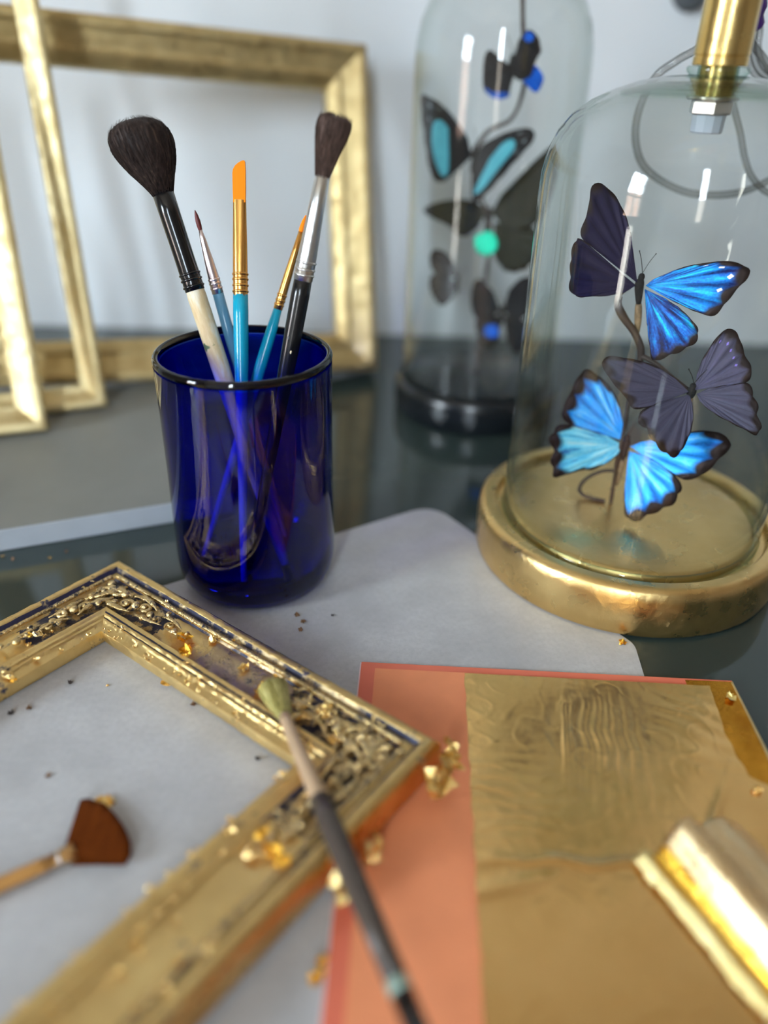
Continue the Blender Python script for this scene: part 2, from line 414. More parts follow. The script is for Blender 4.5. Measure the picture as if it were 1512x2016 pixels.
prof3 = [(q*1.15, z*1.1) for q, z in prof2]
leaning_frame('picture_frame', 'nearest of the leaning frames, thin and pale, cut by the left border', (-.235, .4971, .0168), (-.9112, -.4103, .030),
              (-.100, .2900, .9510), .145, .27, prof3, M_gold_pale, 'empty gilded frames leaning at the back')

# --- ornament builder (used on the carved frame at the back and on the frame being gilded)
def scroll(parent, c, ax, ay, r0, turns, tube, mat, sign=1, lift=Vector((0, 0, 1)), start=0.0):
    pts, rad = [], []; n_ = 26
    for i in range(n_):
        s = i/(n_-1); a = start+sign*turns*2*PI*s; r = r0*(1-.82*s)
        pts.append(c+ax*(r*math.cos(a))+ay*(r*math.sin(a))+lift*(.0009*s)); rad.append(tube*(1.0-.35*s)*(.45+.55*min(1, s*6)))
    g_ = G(); g_.tube(pts, rad, 7, True, up0=lift); e = pts[-1]; g_.ball(e, tube*1.15, 7, 5)
    return g_.done('scroll', mat, parent)
def acanthus(parent, a, b, bend, w, mat, lift=Vector((0, 0, 1)), flat=.55):
    d = b-a; side = lift.cross(d).normalized(); pts, rad = [], []; n_ = 12
    for i in range(n_):
        s = i/(n_-1); pts.append(a+d*s+side*(bend*math.sin(PI*s))+lift*(.0012*math.sin(PI*s)+.0008*s))
        rad.append(w*(.25+math.sin(PI*min(1, .15+s*.85))*.9)*(1-.35*abs(math.sin(s*9))))
    g_ = G(); g_.tube(pts, rad, 8, True, (flat, 1), lift); return g_.done('acanthus_leaf', mat, parent)
def bead(parent, c, r, mat):
    g_ = G(); g_.ball(c, r, 9, 7, (1, 1.15, .85)); return g_.done('bead', mat, parent)
def ornament(parent, corner, along, inw, zc, mat, arm=1.0, seed=0, dense=1):
    rnd = random.Random(seed); Z = Vector((0, 0, 1))
    def at(s, o): return corner+along*(s*arm)+inw*(.0195+o)+Z*zc
    e = bpy.data.objects.new('corner_ornament', None); col.objects.link(e); e.parent = parent
    for s, o, r, tn, tb, sg, st in [(.019, -.001, .0048, 1.2, .0015, 1, 2.2), (.0285, .0022, .0042, 1.15, .0014, -1, .5), (.037, -.0012, .0039, 1.15, .0013, 1, 2.6),
                                (.0455, .0018, .0033, 1.1, .0011, -1, .2), (.0535, -.0004, .0027, 1.0, .0010, 1, 2.)]:
        scroll(e, at(s, o), along, inw, r, tn, tb, mat, sg, Z, st)
    for s0, o0, s1, o1, bd_, w in [(.010, .003, .026, -.0035, .002, .0021), (.018, .0055, .034, .005, -.0018, .0019), (.026, -.005, .042, -.004, .0016, .0018),
                                   (.036, .004, .051, .002, -.0014, .0012), (.046, -.003, .060, -.0012, .001, .0011), (.052, .002, .066, .0014, -.0008, .0009)]:
        acanthus(e, at(s0, o0), at(s1, o1), bd_, w, mat)
    for s, o, r in [(.013, -.004, .0016), (.0235, -.0022, .0017), (.0245, .0050, .0013), (.033, .0002, .0019), (.0415, .0042, .0013), (.0425, .0005, .0015), (.050, -.0035, .0011), (.058, .0015, .0013), (.063, -.001, .0010)]:
        bead(e, at(s, o)+Z*.0012, r*rnd.uniform(1.05, 1.4), mat)
    if dense > 1:
        for i in range(int(16*(dense-1))):
            s, o = rnd.uniform(.004, .060), rnd.uniform(-.007, .008); a = rnd.uniform(0, 6.28)
            dv = Vector((math.cos(a), math.sin(a), 0))*rnd.uniform(.003, .007)
            acanthus(e, at(s, o)-dv*.5, at(s, o)+dv*.5, rnd.uniform(-.0015, .0015), rnd.uniform(.0007, .0014), mat)
    return e

# small carved frame perched on the bottom rail of the widest frame, only its right edge in view
t4 = leaning_frame('picture_frame', 'carved gilded frame with scrolls, only its right edge in view at left border', (-.2663, .5342, .0401), (-.9252, -.3733, .0), (-.09, .22, .97), .085, .11,
                   [(0, -.012), (0, -.003), (.002, 0), (.006, -.001), (.012, -.004), (.018, -.007), (.018, -.012)], M_gold_old, 'empty gilded frames leaning at the back')
for cn, al, iw in [((.085, 0, 0), (0, 1, 0), (-1, 0, 0)), ((.085, 0, 0), (-1, 0, 0), (0, 1, 0))]:
    ornament(t4, Vector(cn)-Vector(iw)*.012, Vector(al), Vector(iw), .0005, M_gold_pale, 1.3 if al[1] else .95, 3)

# --- the frame being gilded
FL, FB, FW_ = .2066, .36, .0395
a2 = Vector((.79687, -.60415, 0)); ty = Vector((.60415, .79687, 0))
tilt = math.asin(.0034/FL)
M_orn_shade = gold('half_gilded_orn_shade', (.70, .52, .26), (.42, .30, .15), .38, 380, .5, (.016, .014, .03), .52, 110, 60, 0)  # half gilded ground, kept dark to stand for crevice shade under the ornaments
fr = thing('gilded_frame', 'ornate frame half covered in fresh gold leaf lying flat on the paper', 'picture frame')
fr.matrix_world = Matrix.Translation((-.1397, .3444, .0006)) @ Matrix(((a2.x, ty.x, 0, 0), (a2.y, ty.y, 0, 0), (0, 0, 1, 0), (0, 0, 0, 1))) @ Matrix.Rotation(-tilt, 4, 'Y')
PF = [(0, 0), (0, .0055), (0, .0108), (.0009, .0131), (.0026, .0148), (.0044, .0150), (.0058, .0142), (.0066, .0126), (.0074, .0122), (.0084, .0126),
      (.0112, .0126), (.0120, .0116), (.0132, .0119), (.0160, .0114), (.0190, .0108), (.0220, .0105), (.0250, .0106), (.0275, .0111), (.0284, .0122),
      (.0292, .0121), (.0300, .0114), (.0308, .0113), (.0315, .0119), (.0323, .0118), (.0330, .0110), (.0336, .0110), (.0342, .0115), (.0349, .0113), (.0355, .0104),
      (.0372, .0099), (.0393, .0094), (.0395, .0086), (.0395, .004), (.036, .004), (.036, 0)]
X, Y = Vector((1, 0, 0)), Vector((0, 1, 0))
def mf_A(j, c): # long side in the middle of the picture: dark grooves, rubbed cove, shade painted under the ornaments
    if j in (6, 7, 10): return 4
    if j in (20, 24) and c.x > .03: return 4
    if j in (2, 3) and .050 < c.x < .150: return 2
    if 11 <= j <= 16 and (c.x > .140 or c.x < .062): return 5
    if 11 <= j <= 16: return 1 if .092 < c.x < .150 else 0
    if j == 1 and c.x < .16: return 2
    return 0
def mf_B(j, c): return 5 if 11 <= j <= 16 and c.y > -.066 else 4 if j in (6, 7) and c.y > -.10 else (3 if j < 2 else 0)
def mf_C(j, c):
    if j < 3: return 3
    if j in (6, 7) and c.y > -.14: return 4
    if 11 <= j <= 17 and c.y > -.066: return 5
    if j in (10, 18) and c.y > -.07: return 4
    return 0
MS = [M_gold_leaf, M_gold_worn, M_groove, M_side, M_groove_leaf, M_orn_shade]
rA = rail(fr, 'long_rail', None, (0, 0, 0), X, -Y, FL, PF, 150, rough=.00022, seed=1, mats=MS, matf=mf_A)
rC = rail(fr, 'short_rail', None, (FL, 0, 0), -Y, -X, FB, PF, 200, rough=.00022, seed=2, mats=MS, matf=mf_C)
rD = rail(fr, 'long_rail', None, (FL, -FB, 0), -X, Y, FL, PF, 30, rough=.00022, seed=3, mats=MS, matf=lambda j, c: 0)
rB = rail(fr, 'short_rail', None, (0, -FB, 0), Y, X, FB, PF, 200, rough=.00022, seed=4, mats=MS, matf=mf_B)
def rope(parent, c, d, inn, L, s0, s1, seed):
    g_ = G(); pts, rad = [], []; n_ = int((s1-s0)/.00055)
    for i in range(n_):
        s = s0+(s1-s0)*i/(n_-1); q = Vector(c)+d*s+inn*.0098+Vector((0, 0, .0130))
        w = noise.noise(Vector((s*900, seed, 0))); w2 = noise.noise(Vector((s*900, seed, 7)))
        pts.append(q+inn*w2*.00025+Vector((0, 0, w*.00025))); rad.append(.0012+.00035*noise.noise(Vector((s*1500, 3, seed))))
    g_.tube(pts, rad, 7); return g_.done('rope_bead', M_gold_orn, parent)
rope(rA, (0, 0, 0), X, -Y, FL, .012, FL-.012, 1); rope(rC, (FL, 0, 0), -Y, -X, FB, .012, FB-.02, 2); rope(rB, (0, -FB, 0), Y, X, FB, .02, FB-.012, 3)
ornament(fr, Vector((0, 0, 0)), X, -Y, .0122, M_gold_orn, 1.22, 11, 1.2)
ornament(fr, Vector((0, 0, 0)), -Y, X, .0122, M_gold_orn, 1.22, 12, 1.1)
ornament(fr, Vector((FL, 0, 0)), -X, -Y, .0122, M_gold_orn, 1.1, 13, 3.4)
ornament(fr, Vector((FL, 0, 0)), -Y, -X, .0122, M_gold_orn, 1.25, 14, 3.2)

# --- crumpled flakes of leaf
def flake_geo(g_, c, size, rnd, tall=.45, up=None, elong=1.0):
    n_ = 5; a = rnd.uniform(0, 6.28); V = []; sd = rnd.uniform(0, 99)
    R_ = Matrix.Rotation(a, 3, 'Z')
    if up is not None: R_ = Vector((0, 0, 1)).rotation_difference(Vector(up)).to_matrix() @ R_
    for i in range(n_):
        for j in range(n_):
            x, y = (i/(n_-1)-.5), (j/(n_-1)-.5); k = 1-.45*abs(x*y)*4*rnd.uniform(.4, 1)
            q = Vector((x*k*elong, y*k/elong, 0))+Vector((rnd.uniform(-.09, .09), rnd.uniform(-.09, .09), abs(noise.noise(Vector((x*2.6+sd, y*2.6, sd))))*tall*1.6+rnd.uniform(0, .12)*tall))
            V.append(Vector(c)+R_ @ (q*size))
    F = []
    for i in range(n_-1):
        for j in range(n_-1):
            k = i*n_+j; F += [(k, k+1, k+n_+1), (k, k+n_+1, k+n_)] if (i+j) % 2 else [(k, k+1, k+n_), (k+1, k+n_+1, k+n_)]
    g_.add(V, F)
def fpos(u, v, z): return Vector((u, -v, z))
rnd = random.Random(5)
for (u, v, s, kind, z) in [(.0778, .0207, .0075, 1, .0125), (.0855, .0262, .0065, 1, .0115), (.022, .061, .0045, 0, .012), (.020, .0641, .004, 1, .012), (.0353, .0835, .0055, 0, .010), (.040, .0839, .004, 1, .010),
                        (.0365, .0705, .003, 0, .011), (.0885, .0133, .005, 0, .012), (.1303, .0219, .008, 1, .0115), (.1499, .0175, .0065, 0, .012), (.1602, .0165, .0075, 0, .0125), (.1733, .0252, .006, 0, .0125),
                        (.1531, .0241, .006, 0, .012), (.171, .078, .0045, 0, .0105), (.1829, .0737, .006, 1, .0125), (.1899, .0757, .0065, 1, .0125), (.1959, .077, .006, 1, .0135), (.1838, .0806, .0055, 0, .012),
                        (.1989, .1108, .004, 0, .0125), (.1985, .1271, .004, 0, .0125), (.1132, .0175, .005, 0, .0115), (.1298, .0122, .005, 0, .0115), (.1784, .1232, .0045, 0, .011), (.165, .034, .006, 0, .0115), (.180, .044, .0065, 0, .0115)]:
    g_ = G(); flake_geo(g_, fpos(u, v, z), s, rnd); g_.done('leaf_flake', M_amber_flake if kind else M_gold_flake, fr, False)
for (u, v, z, s, up) in [(.2115, .0035, .0095, .0115, (1, .3, .6)), (.2125, .0120, .0055, .013, (.9, -.2, .75)), (.2085, -.002, .0095, .008, (.5, 1, .4)), (.2098, .050, .004, .012, (1, 0, .3)), (.2095, .066, .005, .014, (1, 0, .4))]:
    g_ = G(); flake_geo(g_, fpos(u, v, z), s, rnd, .5, up); g_.done('leaf_flake', M_gold_flake, fr, False)
g_ = G()
for i in range(150):   # torn fringe along the sight edges and mouldings, too small to pick apart
    k = rnd.random()
    if k < .5: c = fpos(rnd.uniform(.04, .165), rnd.choice([.0388, .0393, .031, .0345, .0105, .009]), rnd.uniform(.0095, .0125) if k < .4 else .0135)
    elif k < .75: c = fpos(rnd.choice([.0388, .031, .034, .012, .0235]), rnd.uniform(.04, .11), .0105)
    else: c = fpos(FL-rnd.choice([.0385, .012, .024, .004, .030]), rnd.uniform(.04, .16), .0115)
    flake_geo(g_, c, rnd.uniform(.0010, .0026), rnd, .6)
stuff(g_.done('leaf_fringe', M_gold_flake, fr, False))

# ================================================================== BLUE TUMBLER AND BRUSHES
cup = thing('tumbler', 'cobalt blue glass tumbler holding paint brushes on the waxed paper', 'tumbler', (-.0685, .3566, .0005))
H = .1261; R0 = .042
outer = [(0, 0.0012), (.026, .0006), (.033, 0.0), (.0368, .0012), (.0396, .0050), (.0414, .0105), (.0421, .018), (.0419, .04), (.0416, .07), (.0417, .1), (.0420, H-.004)]
g = G(); g.lathe(outer, 96); body_o = g.done('body', M_cobalt, cup)
inner = [(0, .0085), (.026, .0085), (.034, .0095), (.0375, .013), (.0388, .019), (.0388, .05), (.0386, .09), (.0390, H-.004)]
g = G(); g.lathe(list(reversed(inner)), 96); g.done('inner_wall', M_cobalt, cup)
g = G(); g.lathe([(.0010, .0082), (.0335, .0092), (.0370, .0125), (.0385, .014), (.0402, .0120), (.0392, .0065), (.034, .0022), (.001, .0018)], 80); g.done('foot', M_cobalt_base, cup)
rim = [(.0390+.0015+.0017*math.cos(t_*PI/8), H-.0018+.0020*math.sin(t_*PI/8)) for t_ in range(16)]; rim.append(rim[0])
M_rim = thin_glass('cobalt_rim', (.05, .05, .16), 1.52, .05, 1.0)
g = G(); g.lathe(rim, 96); g.done('rim', M_rim, cup)

M_hair_dark = NT('dark_goat_hair'); _n = M_hair_dark; _v = _n.coord((1, 1, .06))
_n.bsdf(_n.ramp(_n.noise(900, _v, 4), [(.3, (.010, .006, .006)), (.60, (.038, .023, .019)), (.78, (.13, .08, .058))]), .55, 0, _n.bump(_n.noise(900, _v, 4), .6, .0006), Specular_IOR_Level=.25); M_hair_dark = _n.m
M_hair_brown = NT('brown_goat_hair'); _n = M_hair_brown; _v = _n.coord((1, 1, .06))
_n.bsdf(_n.ramp(_n.noise(1000, _v, 4), [(.3, (.055, .034, .028)), (.65, (.125, .080, .066)), (.85, (.26, .17, .13))]), .6, 0, _n.bump(_n.noise(900, _v, 4), .6, .0006), Specular_IOR_Level=.2); M_hair_brown = _n.m
M_hair_fan = NT('russet_fan_hair'); _n = M_hair_fan; _v = _n.coord((1, .05, 1))
_n.bsdf(_n.ramp(_n.noise(700, _v, 4), [(.3, (.085, .016, .001)), (.7, (.16, .036, .003))]), .7, 0, _n.bump(_n.noise(700, _v, 4), .5, .0006), Specular_IOR_Level=.08); M_hair_fan = _n.m
M_hair_green = NT('olive_bristle'); _n = M_hair_green; _v = _n.coord((1, 1, .08))
_n.bsdf(_n.ramp(_n.noise(1200, _v, 4), [(.3, (.27, .23, .05)), (.7, (.58, .51, .20))]), .55, 0, _n.bump(_n.noise(900, _v, 4), .6, .0006)); M_hair_green = _n.m
M_orange = simple('orange_nylon', (1.0, .25, .003), .6, spec=.15, vary=.04, vscale=800, stretch=(1, 1, .05))
M_red = simple('wine_sable', (.10, .012, .012), .5, vary=.3, vscale=900, stretch=(1, 1, .1))
M_blackf = simple('black_ferrule', (.004, .004, .005), .18, spec=.6)
M_silver = simple('silver_ferrule', (.70, .70, .69), .30, 1.0, bump=.15, bscale=900)
M_pinksilver = simple('rosy_silver_ferrule', (.86, .74, .76), .3, 1.0)
M_goldf = simple('copper_gold_ferrule', (.85, .44, .12), .26, 1.0)
M_turq = simple('turquoise_lacquer', (.004, .33, .50), .22)
M_steelblue = simple('steel_blue_lacquer', (.10, .25, .38), .25)
M_blackh = simple('black_lacquered_handle', (.006, .006, .007), .22, spec=.6)
def mat_oldhandle():
    N = NT('worn_cream_handle'); v = N.coord((1, 1, .25)); v2 = N.coord()
    c = N.ramp(N.noise(90, v, 6, .65), [(.35, (.52, .34, .16)), (.52, (.70, .55, .32)), (.62, (.78, .74, .62))])
    c = N.mix(N.ramp(N.noise(130, v2, 3), [(.66, 0.0), (.70, 1.0)]), c, (.10, .14, .06)); N.bsdf(c, .5); return N.m
M_oldhandle = mat_oldhandle()

def hair_strands(g_, prof, n_, rnd, wid, z0=.15, over=.0012, flat=1.0, jit=.10):
    """thin three-sided hairs laid over the tuft; prof = [(r, z)]"""
    for i in range(n_):
        a = rnd.uniform(0, 2*PI); k = len(prof)-1; s0 = rnd.uniform(0, .35); s1 = rnd.uniform(.70, .97); pts = []
        for q in range(6):
            s = s0+(s1-s0)*q/5; x = s*k; j = min(int(x), k-1); f = x-j
            r = prof[j][0]*(1-f)+prof[j+1][0]*f; z = prof[j][1]*(1-f)+prof[j+1][1]*f
            aa = a+rnd.uniform(-jit, jit)*s
            rr = r*rnd.uniform(.985, 1.045); 
            if q == 5: z += rnd.uniform(-.5, 1)*over; rr += rnd.uniform(-.0002, .0003)
            pts.append((rr*math.cos(aa), rr*math.sin(aa)*flat, z))
        g_.tube(pts, [wid, wid, wid, wid*.9, wid*.7, wid*.2], 3, False)

def ferrule_rings(e, zs, r, mat, flat=1.0):
    for z in zs:
        g_ = G(); g_.lathe([(r*1.0, z-.0007), (r*1.09, z-.0004), (r*1.13, z), (r*1.09, z+.0004), (r*1.0, z+.0007)], 28); g_.done('crimp_ring', mat, e)

# each brush stands in the tumbler: foot point, axis, then parts along the axis
def brush(name, label, foot, d, side=None, k=(1, 1)):
    t = thing(name, label, 'paint brush', (0, 0, 0), 'brushes standing in the blue tumbler')
    t.matrix_world = axis_matrix(foot, d, side) @ Matrix.Diagonal((k[0], k[0], k[1], 1)); return t
rnd = random.Random(21)
# 1 mop
t = brush('mop_brush', 'large round mop brush with dark hair, black ferrule and worn cream handle', (-.0525, .3500, .0100), (-.2920, .2419, .9253), None, (1.0, .997))
g = G(); g.lathe([(0, 0), (.0022, .0003), (.0030, .01), (.0040, .06), (.0046, .11), (.0047, .145), (.0044, .1495), (0, .1496)], 28); g.done('handle', M_oldhandle, t)
g = G(); g.lathe([(.0044, .1480), (.0048, .1482), (.0049, .152), (.0047, .1535), (.0049, .155), (.00485, .165), (.0050, .185), (.0051, .1960), (.0046, .1961), (0, .194)], 36); f_ = g.done('ferrule', M_blackf, t)
ferrule_rings(f_, (.1502, .1535, .1562), .0048, M_blackf)
hp = [(.0046, .1935), (.0051, .1960), (.0070, .1995), (.0094, .2040), (.0117, .2090), (.0132, .2135), (.0138, .2170), (.0137, .2200), (.0128, .2228), (.0110, .2251), (.0082, .2268), (.0044, .2278), (0, .2281)]
hp = [(max(q.x, 0), q.y) for q in smooth_path([(r_, z_, 0) for r_, z_ in hp], 4)]
g = G(); g.lathe(hp, 48)
g.v = [(x*(1+.05*noise.noise(Vector((math.atan2(y, x)*2.5, z*60, 2)))), y*(1+.05*noise.noise(Vector((math.atan2(y, x)*2.5, z*60, 2)))), z) for x, y, z in g.v]
g.v = [(x*1.03-.0034*max(0, (z-.1935)/.034)**1.4, y*1.03, z) for x, y, z in g.v]; hb = g.done('bristles', M_hair_dark, t)
g = G(); hair_strands(g, hp[:-1], 900, rnd, .00011, over=.0016); g.v = [(x*1.03-.0034*max(0, (z-.1935)/.034)**1.4, y*1.03, z) for x, y, z in g.v]; stuff(g.done('loose_hairs', M_hair_dark, hb, False))
# 2 liner
t = brush('liner_brush', 'smallest liner brush with a wine red point and steel blue handle', (-.0561, .3783, .0100), (-.2120, .0826, .9738), None, (.98, .974))
g = G(); g.lathe([(0, 0), (.0012, .0004), (.0016, .02), (.0024, .08), (.0029, .12), (.0028, .1425), (0, .1430)], 20); g.done('handle', M_steelblue, t)
g = G(); g.lathe([(.0026, .1418), (.0029, .1420), (.0029, .148), (.0024, .157), (.0015, .168), (.0009, .1732), (0, .1732)], 24); f_ = g.done('ferrule', M_pinksilver, t); ferrule_rings(f_, (.1445, .1470, .149), .0028, M_pinksilver)
g = G(); g.lathe([(.0008, .1722), (.0012, .1748), (.0012, .1772), (.0008, .1802), (.0002, .1822), (0, .1824)], 16); g.done('bristles', M_red, t)
# 3 angled
t = brush('angled_brush', 'flat angled brush with bright orange bristles, copper ferrule and turquoise handle', (-.0722, .3328, .0100), (-.0086, .3660, .9306), (1, 0, 0), (.97, .969))
g = G(); g.lathe([(0, 0), (.0014, .0004), (.0018, .02), (.0027, .07), (.0036, .118), (.0039, .14), (.0038, .1500), (0, .1505)], 24); g.done('handle', M_turq, t)
V, F = [], []; fp = [(.1492, .0037, .0037), (.155, .00375, .0037), (.163, .0037, .0034), (.175, .0036, .0026), (.186, .0034, .0018), (.1958, .0033, .0013)]; n_ = 28
for z, rx, ry in fp:
    for j in range(n_):
        a = 2*PI*j/n_; V.append((rx*math.copysign(abs(math.cos(a))**.85, math.cos(a)), ry*math.sin(a), z))
F = [(i*n_+j, i*n_+(j+1) % n_, (i+1)*n_+(j+1) % n_, (i+1)*n_+j) for i in range(len(fp)-1) for j in range(n_)]+[tuple(range((len(fp)-1)*n_, len(fp)*n_))]
f_ = mesh('ferrule', V, F, M_goldf, t, auto=50); ferrule_rings(f_, (.1515, .1545, .1575, .1600), .0037, M_goldf)
V, F = [], []; prof = [(-.0031, .1945), (-.0033, .199), (-.0034, .2080), (-.0031, .2100), (-.0020, .2118), (-.0004, .2131), (.0014, .2141), (.0026, .2143), (.0031, .2136), (.0033, .2100), (.0033, .201), (.0031, .1945)]
k = len(prof)
for y_, sc_ in ((-.0003, .93), (-.0011, 1), (.0011, 1), (.0003, .93)):
    pass
V = [(x*.96, -.0010, z) for x, z in prof]+[(x, 0, z+.0001) for x, z in prof]+[(x*.96, .0010, z) for x, z in prof]
F = [tuple(range(k-1, -1, -1)), tuple(range(2*k, 3*k))]+[(r_*k+j, r_*k+(j+1) % k, (r_+1)*k+(j+1) % k, (r_+1)*k+j) for r_ in (0, 1) for j in range(k)]
mesh('bristles', V, F, M_orange, t, True, None, True, 45)
# 4 small round
t = brush('round_brush', 'thin round brush with copper ferrule and turquoise handle behind the silver ferrule', (-.0979, .3552, .0104), (.3003, .2772, .9127), None, (1.0, .984))
g = G(); g.lathe([(0, 0), (.0011, .0004), (.0015, .02), (.0024, .07), (.0030, .11), (.0028, .13), (.0021, .1408), (0, .141)], 20); g.done('handle', M_turq, t)
g = G(); g.lathe([(.0020, .1400), (.0023, .1403), (.0023, .147), (.0021, .158), (.0017, .170), (.0013, .1800), (0, .18)], 24); f_ = g.done('ferrule', M_goldf, t); ferrule_rings(f_, (.1425, .1448, .1475), .0023, M_goldf)
g = G(); g.lathe([(.0011, .1790), (.0015, .1815), (.0012, .185), (.0005, .1880), (0, .1886)], 16); g.done('bristles', M_orange, t)
# 5 silver ferrule
t = brush('wash_brush', 'round brush with ragged brown hair, long silver ferrule and black handle', (-.0711, .3439, .0100), (.2026, .1347, .9700), None, (.93, .988))
g = G(); g.lathe([(0, 0), (.0018, .0004), (.0024, .02), (.0036, .08), (.0046, .125), (.0047, .148), (.0044, .1560), (0, .1563)], 28); h_ = g.done('handle', M_blackh, t)
M_chip = simple('bare_wood_chip', (.75, .60, .40), .6)
Mi = t.matrix_world.inverted()
for z_, a_ in ((.128, -1.9), (.1215, -1.35)):
    g = G(); g.ball((.0046*math.cos(a_), .0046*math.sin(a_), z_), .0006, 6, 4, (1, 1, 1.6)); g.done('paint_chip', M_chip if z_ < .125 else M_grey, h_)
g = G(); g.lathe([(.0043, .1548), (.0047, .1550), (.0047, .163), (.0044, .170), (.0039, .185), (.0034, .2016), (.003, .2017), (0, .2)], 32); f_ = g.done('ferrule', M_silver, t); ferrule_rings(f_, (.1575, .1600, .1632), .0046, M_silver)
hp = [(.0032, .1995), (.0037, .2022), (.0049, .2070), (.0061, .2120), (.0072, .2165), (.0078, .2200), (.0077, .2228), (.0066, .2244), (.0034, .2250), (0, .2251)]
hp = [(max(q.x, 0), q.y) for q in smooth_path([(r_, z_, 0) for r_, z_ in hp], 4)]
g = G(); g.lathe(hp, 40)
def rag(x, y, z):
    a = math.atan2(y, x); w = noise.noise(Vector((a*3, z*50, 5))); s = max(0, (z-.207)/.018)
    return (x*(1+.12*w*s), y*(1+.12*w*s), z+.0022*noise.noise(Vector((a*4, 8, 1)))*s)
g.v = [rag(*q) for q in g.v]; bend = lambda v_: [(x+.0012*max(0, (z-.200)/.025)**1.5, y, z) for x, y, z in v_]; g.v = bend(g.v); hb = g.done('bristles', M_hair_brown, t)
g = G(); hair_strands(g, hp[:-1], 480, rnd, .00012, over=.0024, jit=.16); g.v = bend(g.v); stuff(g.done('loose_hairs', M_hair_brown, hb, False))

# ================================================================== GLASS DOMES
dome = thing('glass_dome', 'clear glass dome with brass neck on a round gilded base', 'glass dome', (.1391, .3896, .0004))
base_p = [(0, 0), (.0800, 0), (.0832, .0012), (.0843, .0040), (.0846, .012), (.0845, .022), (.0838, .0265), (.0820, .0287), (.0795, .0292), (.0752, .0288), (.0742, .0272), (.0738, .0240), (.0680, .0238), (.0673, .0262), (.0660, .0280), (.0648, .0285), (.03, .0283), (0, .0283)]
g = G(); g.lathe(base_p, 128); g.done('gilded_base', M_base_gold, dome, auto=40)
dp = [(.0705, .0242), (.0705, .06), (.0704, .12), (.0705, .175), (.0706, .192), (.0700, .2030), (.0682, .2125), (.0648, .2205), (.0592, .2275), (.0515, .2332), (.0420, .2378), (.0320, .2412), (.0220, .2432), (.0125, .2440)]
def inset(prof, w):
    out = []
    for i, (r, z) in enumerate(prof):
        a = Vector(prof[max(i-1, 0)]); b_ = Vector(prof[min(i+1, len(prof)-1)]); d_ = (b_-a).normalized(); out.append((max(r-d_.y*w, .001), z+d_.x*w))
    return out
g = G(); g.lathe(dp, 128); sh = g.done('shell', M_dome, dome)
g = G(); g.lathe(list(reversed(inset(dp, .0026))), 128); g.done('inner_wall', M_dome_in, dome)
ft = [(.0672+.0019+.0019*math.cos(t_*PI/6), .0262+.0024*math.sin(t_*PI/6)) for t_ in range(12)]; ft.append(ft[0])
g = G(); g.lathe(ft, 96); g.done('foot_rim', M_dome_thick, dome)
g = G(); g.lathe([(.0095, .2416), (.022, .2410), (.032, .2392), (.040, .2366)], 96); g.done('thick_crown', M_crown, dome)
g = G(); g.lathe([(.0100, .2395), (.0112, .2420), (.0118, .2440), (.0131, .2452), (.0133, .2468), (.0125, .2474), (.0085, .2474), (.0085, .2395)], 48); g.done('neck', M_dome_thick, dome)
g = G(); g.lathe([(.0088, .2476), (.0109, .2476), (.0114, .2479), (.0114, .2508), (.0111, .2511), (.0111, .2515), (.0114, .2518), (.0114, .2900), (.0118, .2905), (.0118, .2935), (.0100, .2950), (.0070, .2955), (.0070, .2990), (0, .2992)], 56); g.done('brass_neck', M_brass, dome, auto=30)
g = G(); g.lathe([(0, .2362), (.0076, .2362), (.0076, .2478), (0, .2478)], 32); g.done('stem', M_brass, dome, auto=30)
g = G(); g.lathe([(.003, .2346), (.0108, .2346), (.0112, .2351), (.0112, .2359), (.0108, .2362), (.003, .2362)], 40); g.done('washer', M_steel, dome, auto=30)
def hexa(g_, r, z0, z1, rot=0, ch=.0006):
    for_ = [(r-ch, z0), (r, z0+ch), (r, z1-ch), (r-ch, z1)]
    V = [(q*math.cos(PI/3*j+rot), q*math.sin(PI/3*j+rot), z) for q, z in for_ for j in range(6)]
    F = [(i*6+j, i*6+(j+1) % 6, (i+1)*6+(j+1) % 6, (i+1)*6+j) for i in range(3) for j in range(6)]+[(5, 4, 3, 2, 1, 0), tuple(range(18, 24))]
    g_.add(V, F)
g = G(); hexa(g, .0093, .2290, .2344, .35); g.done('hex_nut', M_steel, dome, smooth=False)
g = G(); g.lathe([(0, .2215), (.0064, .2215), (.0070, .2221), (.0073, .2290), (0, .2290)], 12); g.done('plastic_gland', M_nutplastic, dome, smooth=False)

dome2 = thing('glass_dome', 'tall clear glass dome on a black base standing behind the gilded dome', 'glass dome', (.0712, .6042, .0002))
g = G(); g.lathe([(0, 0), (.0615, 0), (.0640, .0015), (.0648, .005), (.0648, .020), (.0636, .0245), (.0610, .0265), (.0600, .0262), (.0596, .0235), (.0565, .0235), (.0560, .0275), (.0540, .0285), (0, .0285)], 96); g.done('black_base', M_black, dome2, auto=40)
dq = [(.0588, .0238), (.0588, .10), (.0588, .20), (.0588, .2440), (.0580, .2560), (.0555, .2680), (.0505, .2795), (.0425, .2885), (.0310, .2945), (.0180, .2972), (.0080, .2978)]
g = G(); g.lathe(dq, 96); g.done('shell', M_dome, dome2)
g = G(); g.lathe(list(reversed(inset(dq, .0022))), 96); g.done('inner_wall', M_dome_in, dome2)
g = G(); g.lathe([(.0085, .2960), (.0085, .3000), (.0060, .3030), (.0095, .3080), (.0110, .3130), (.0090, .3180), (0, .3195)], 40); g.done('knob', M_dome_thick, dome2)

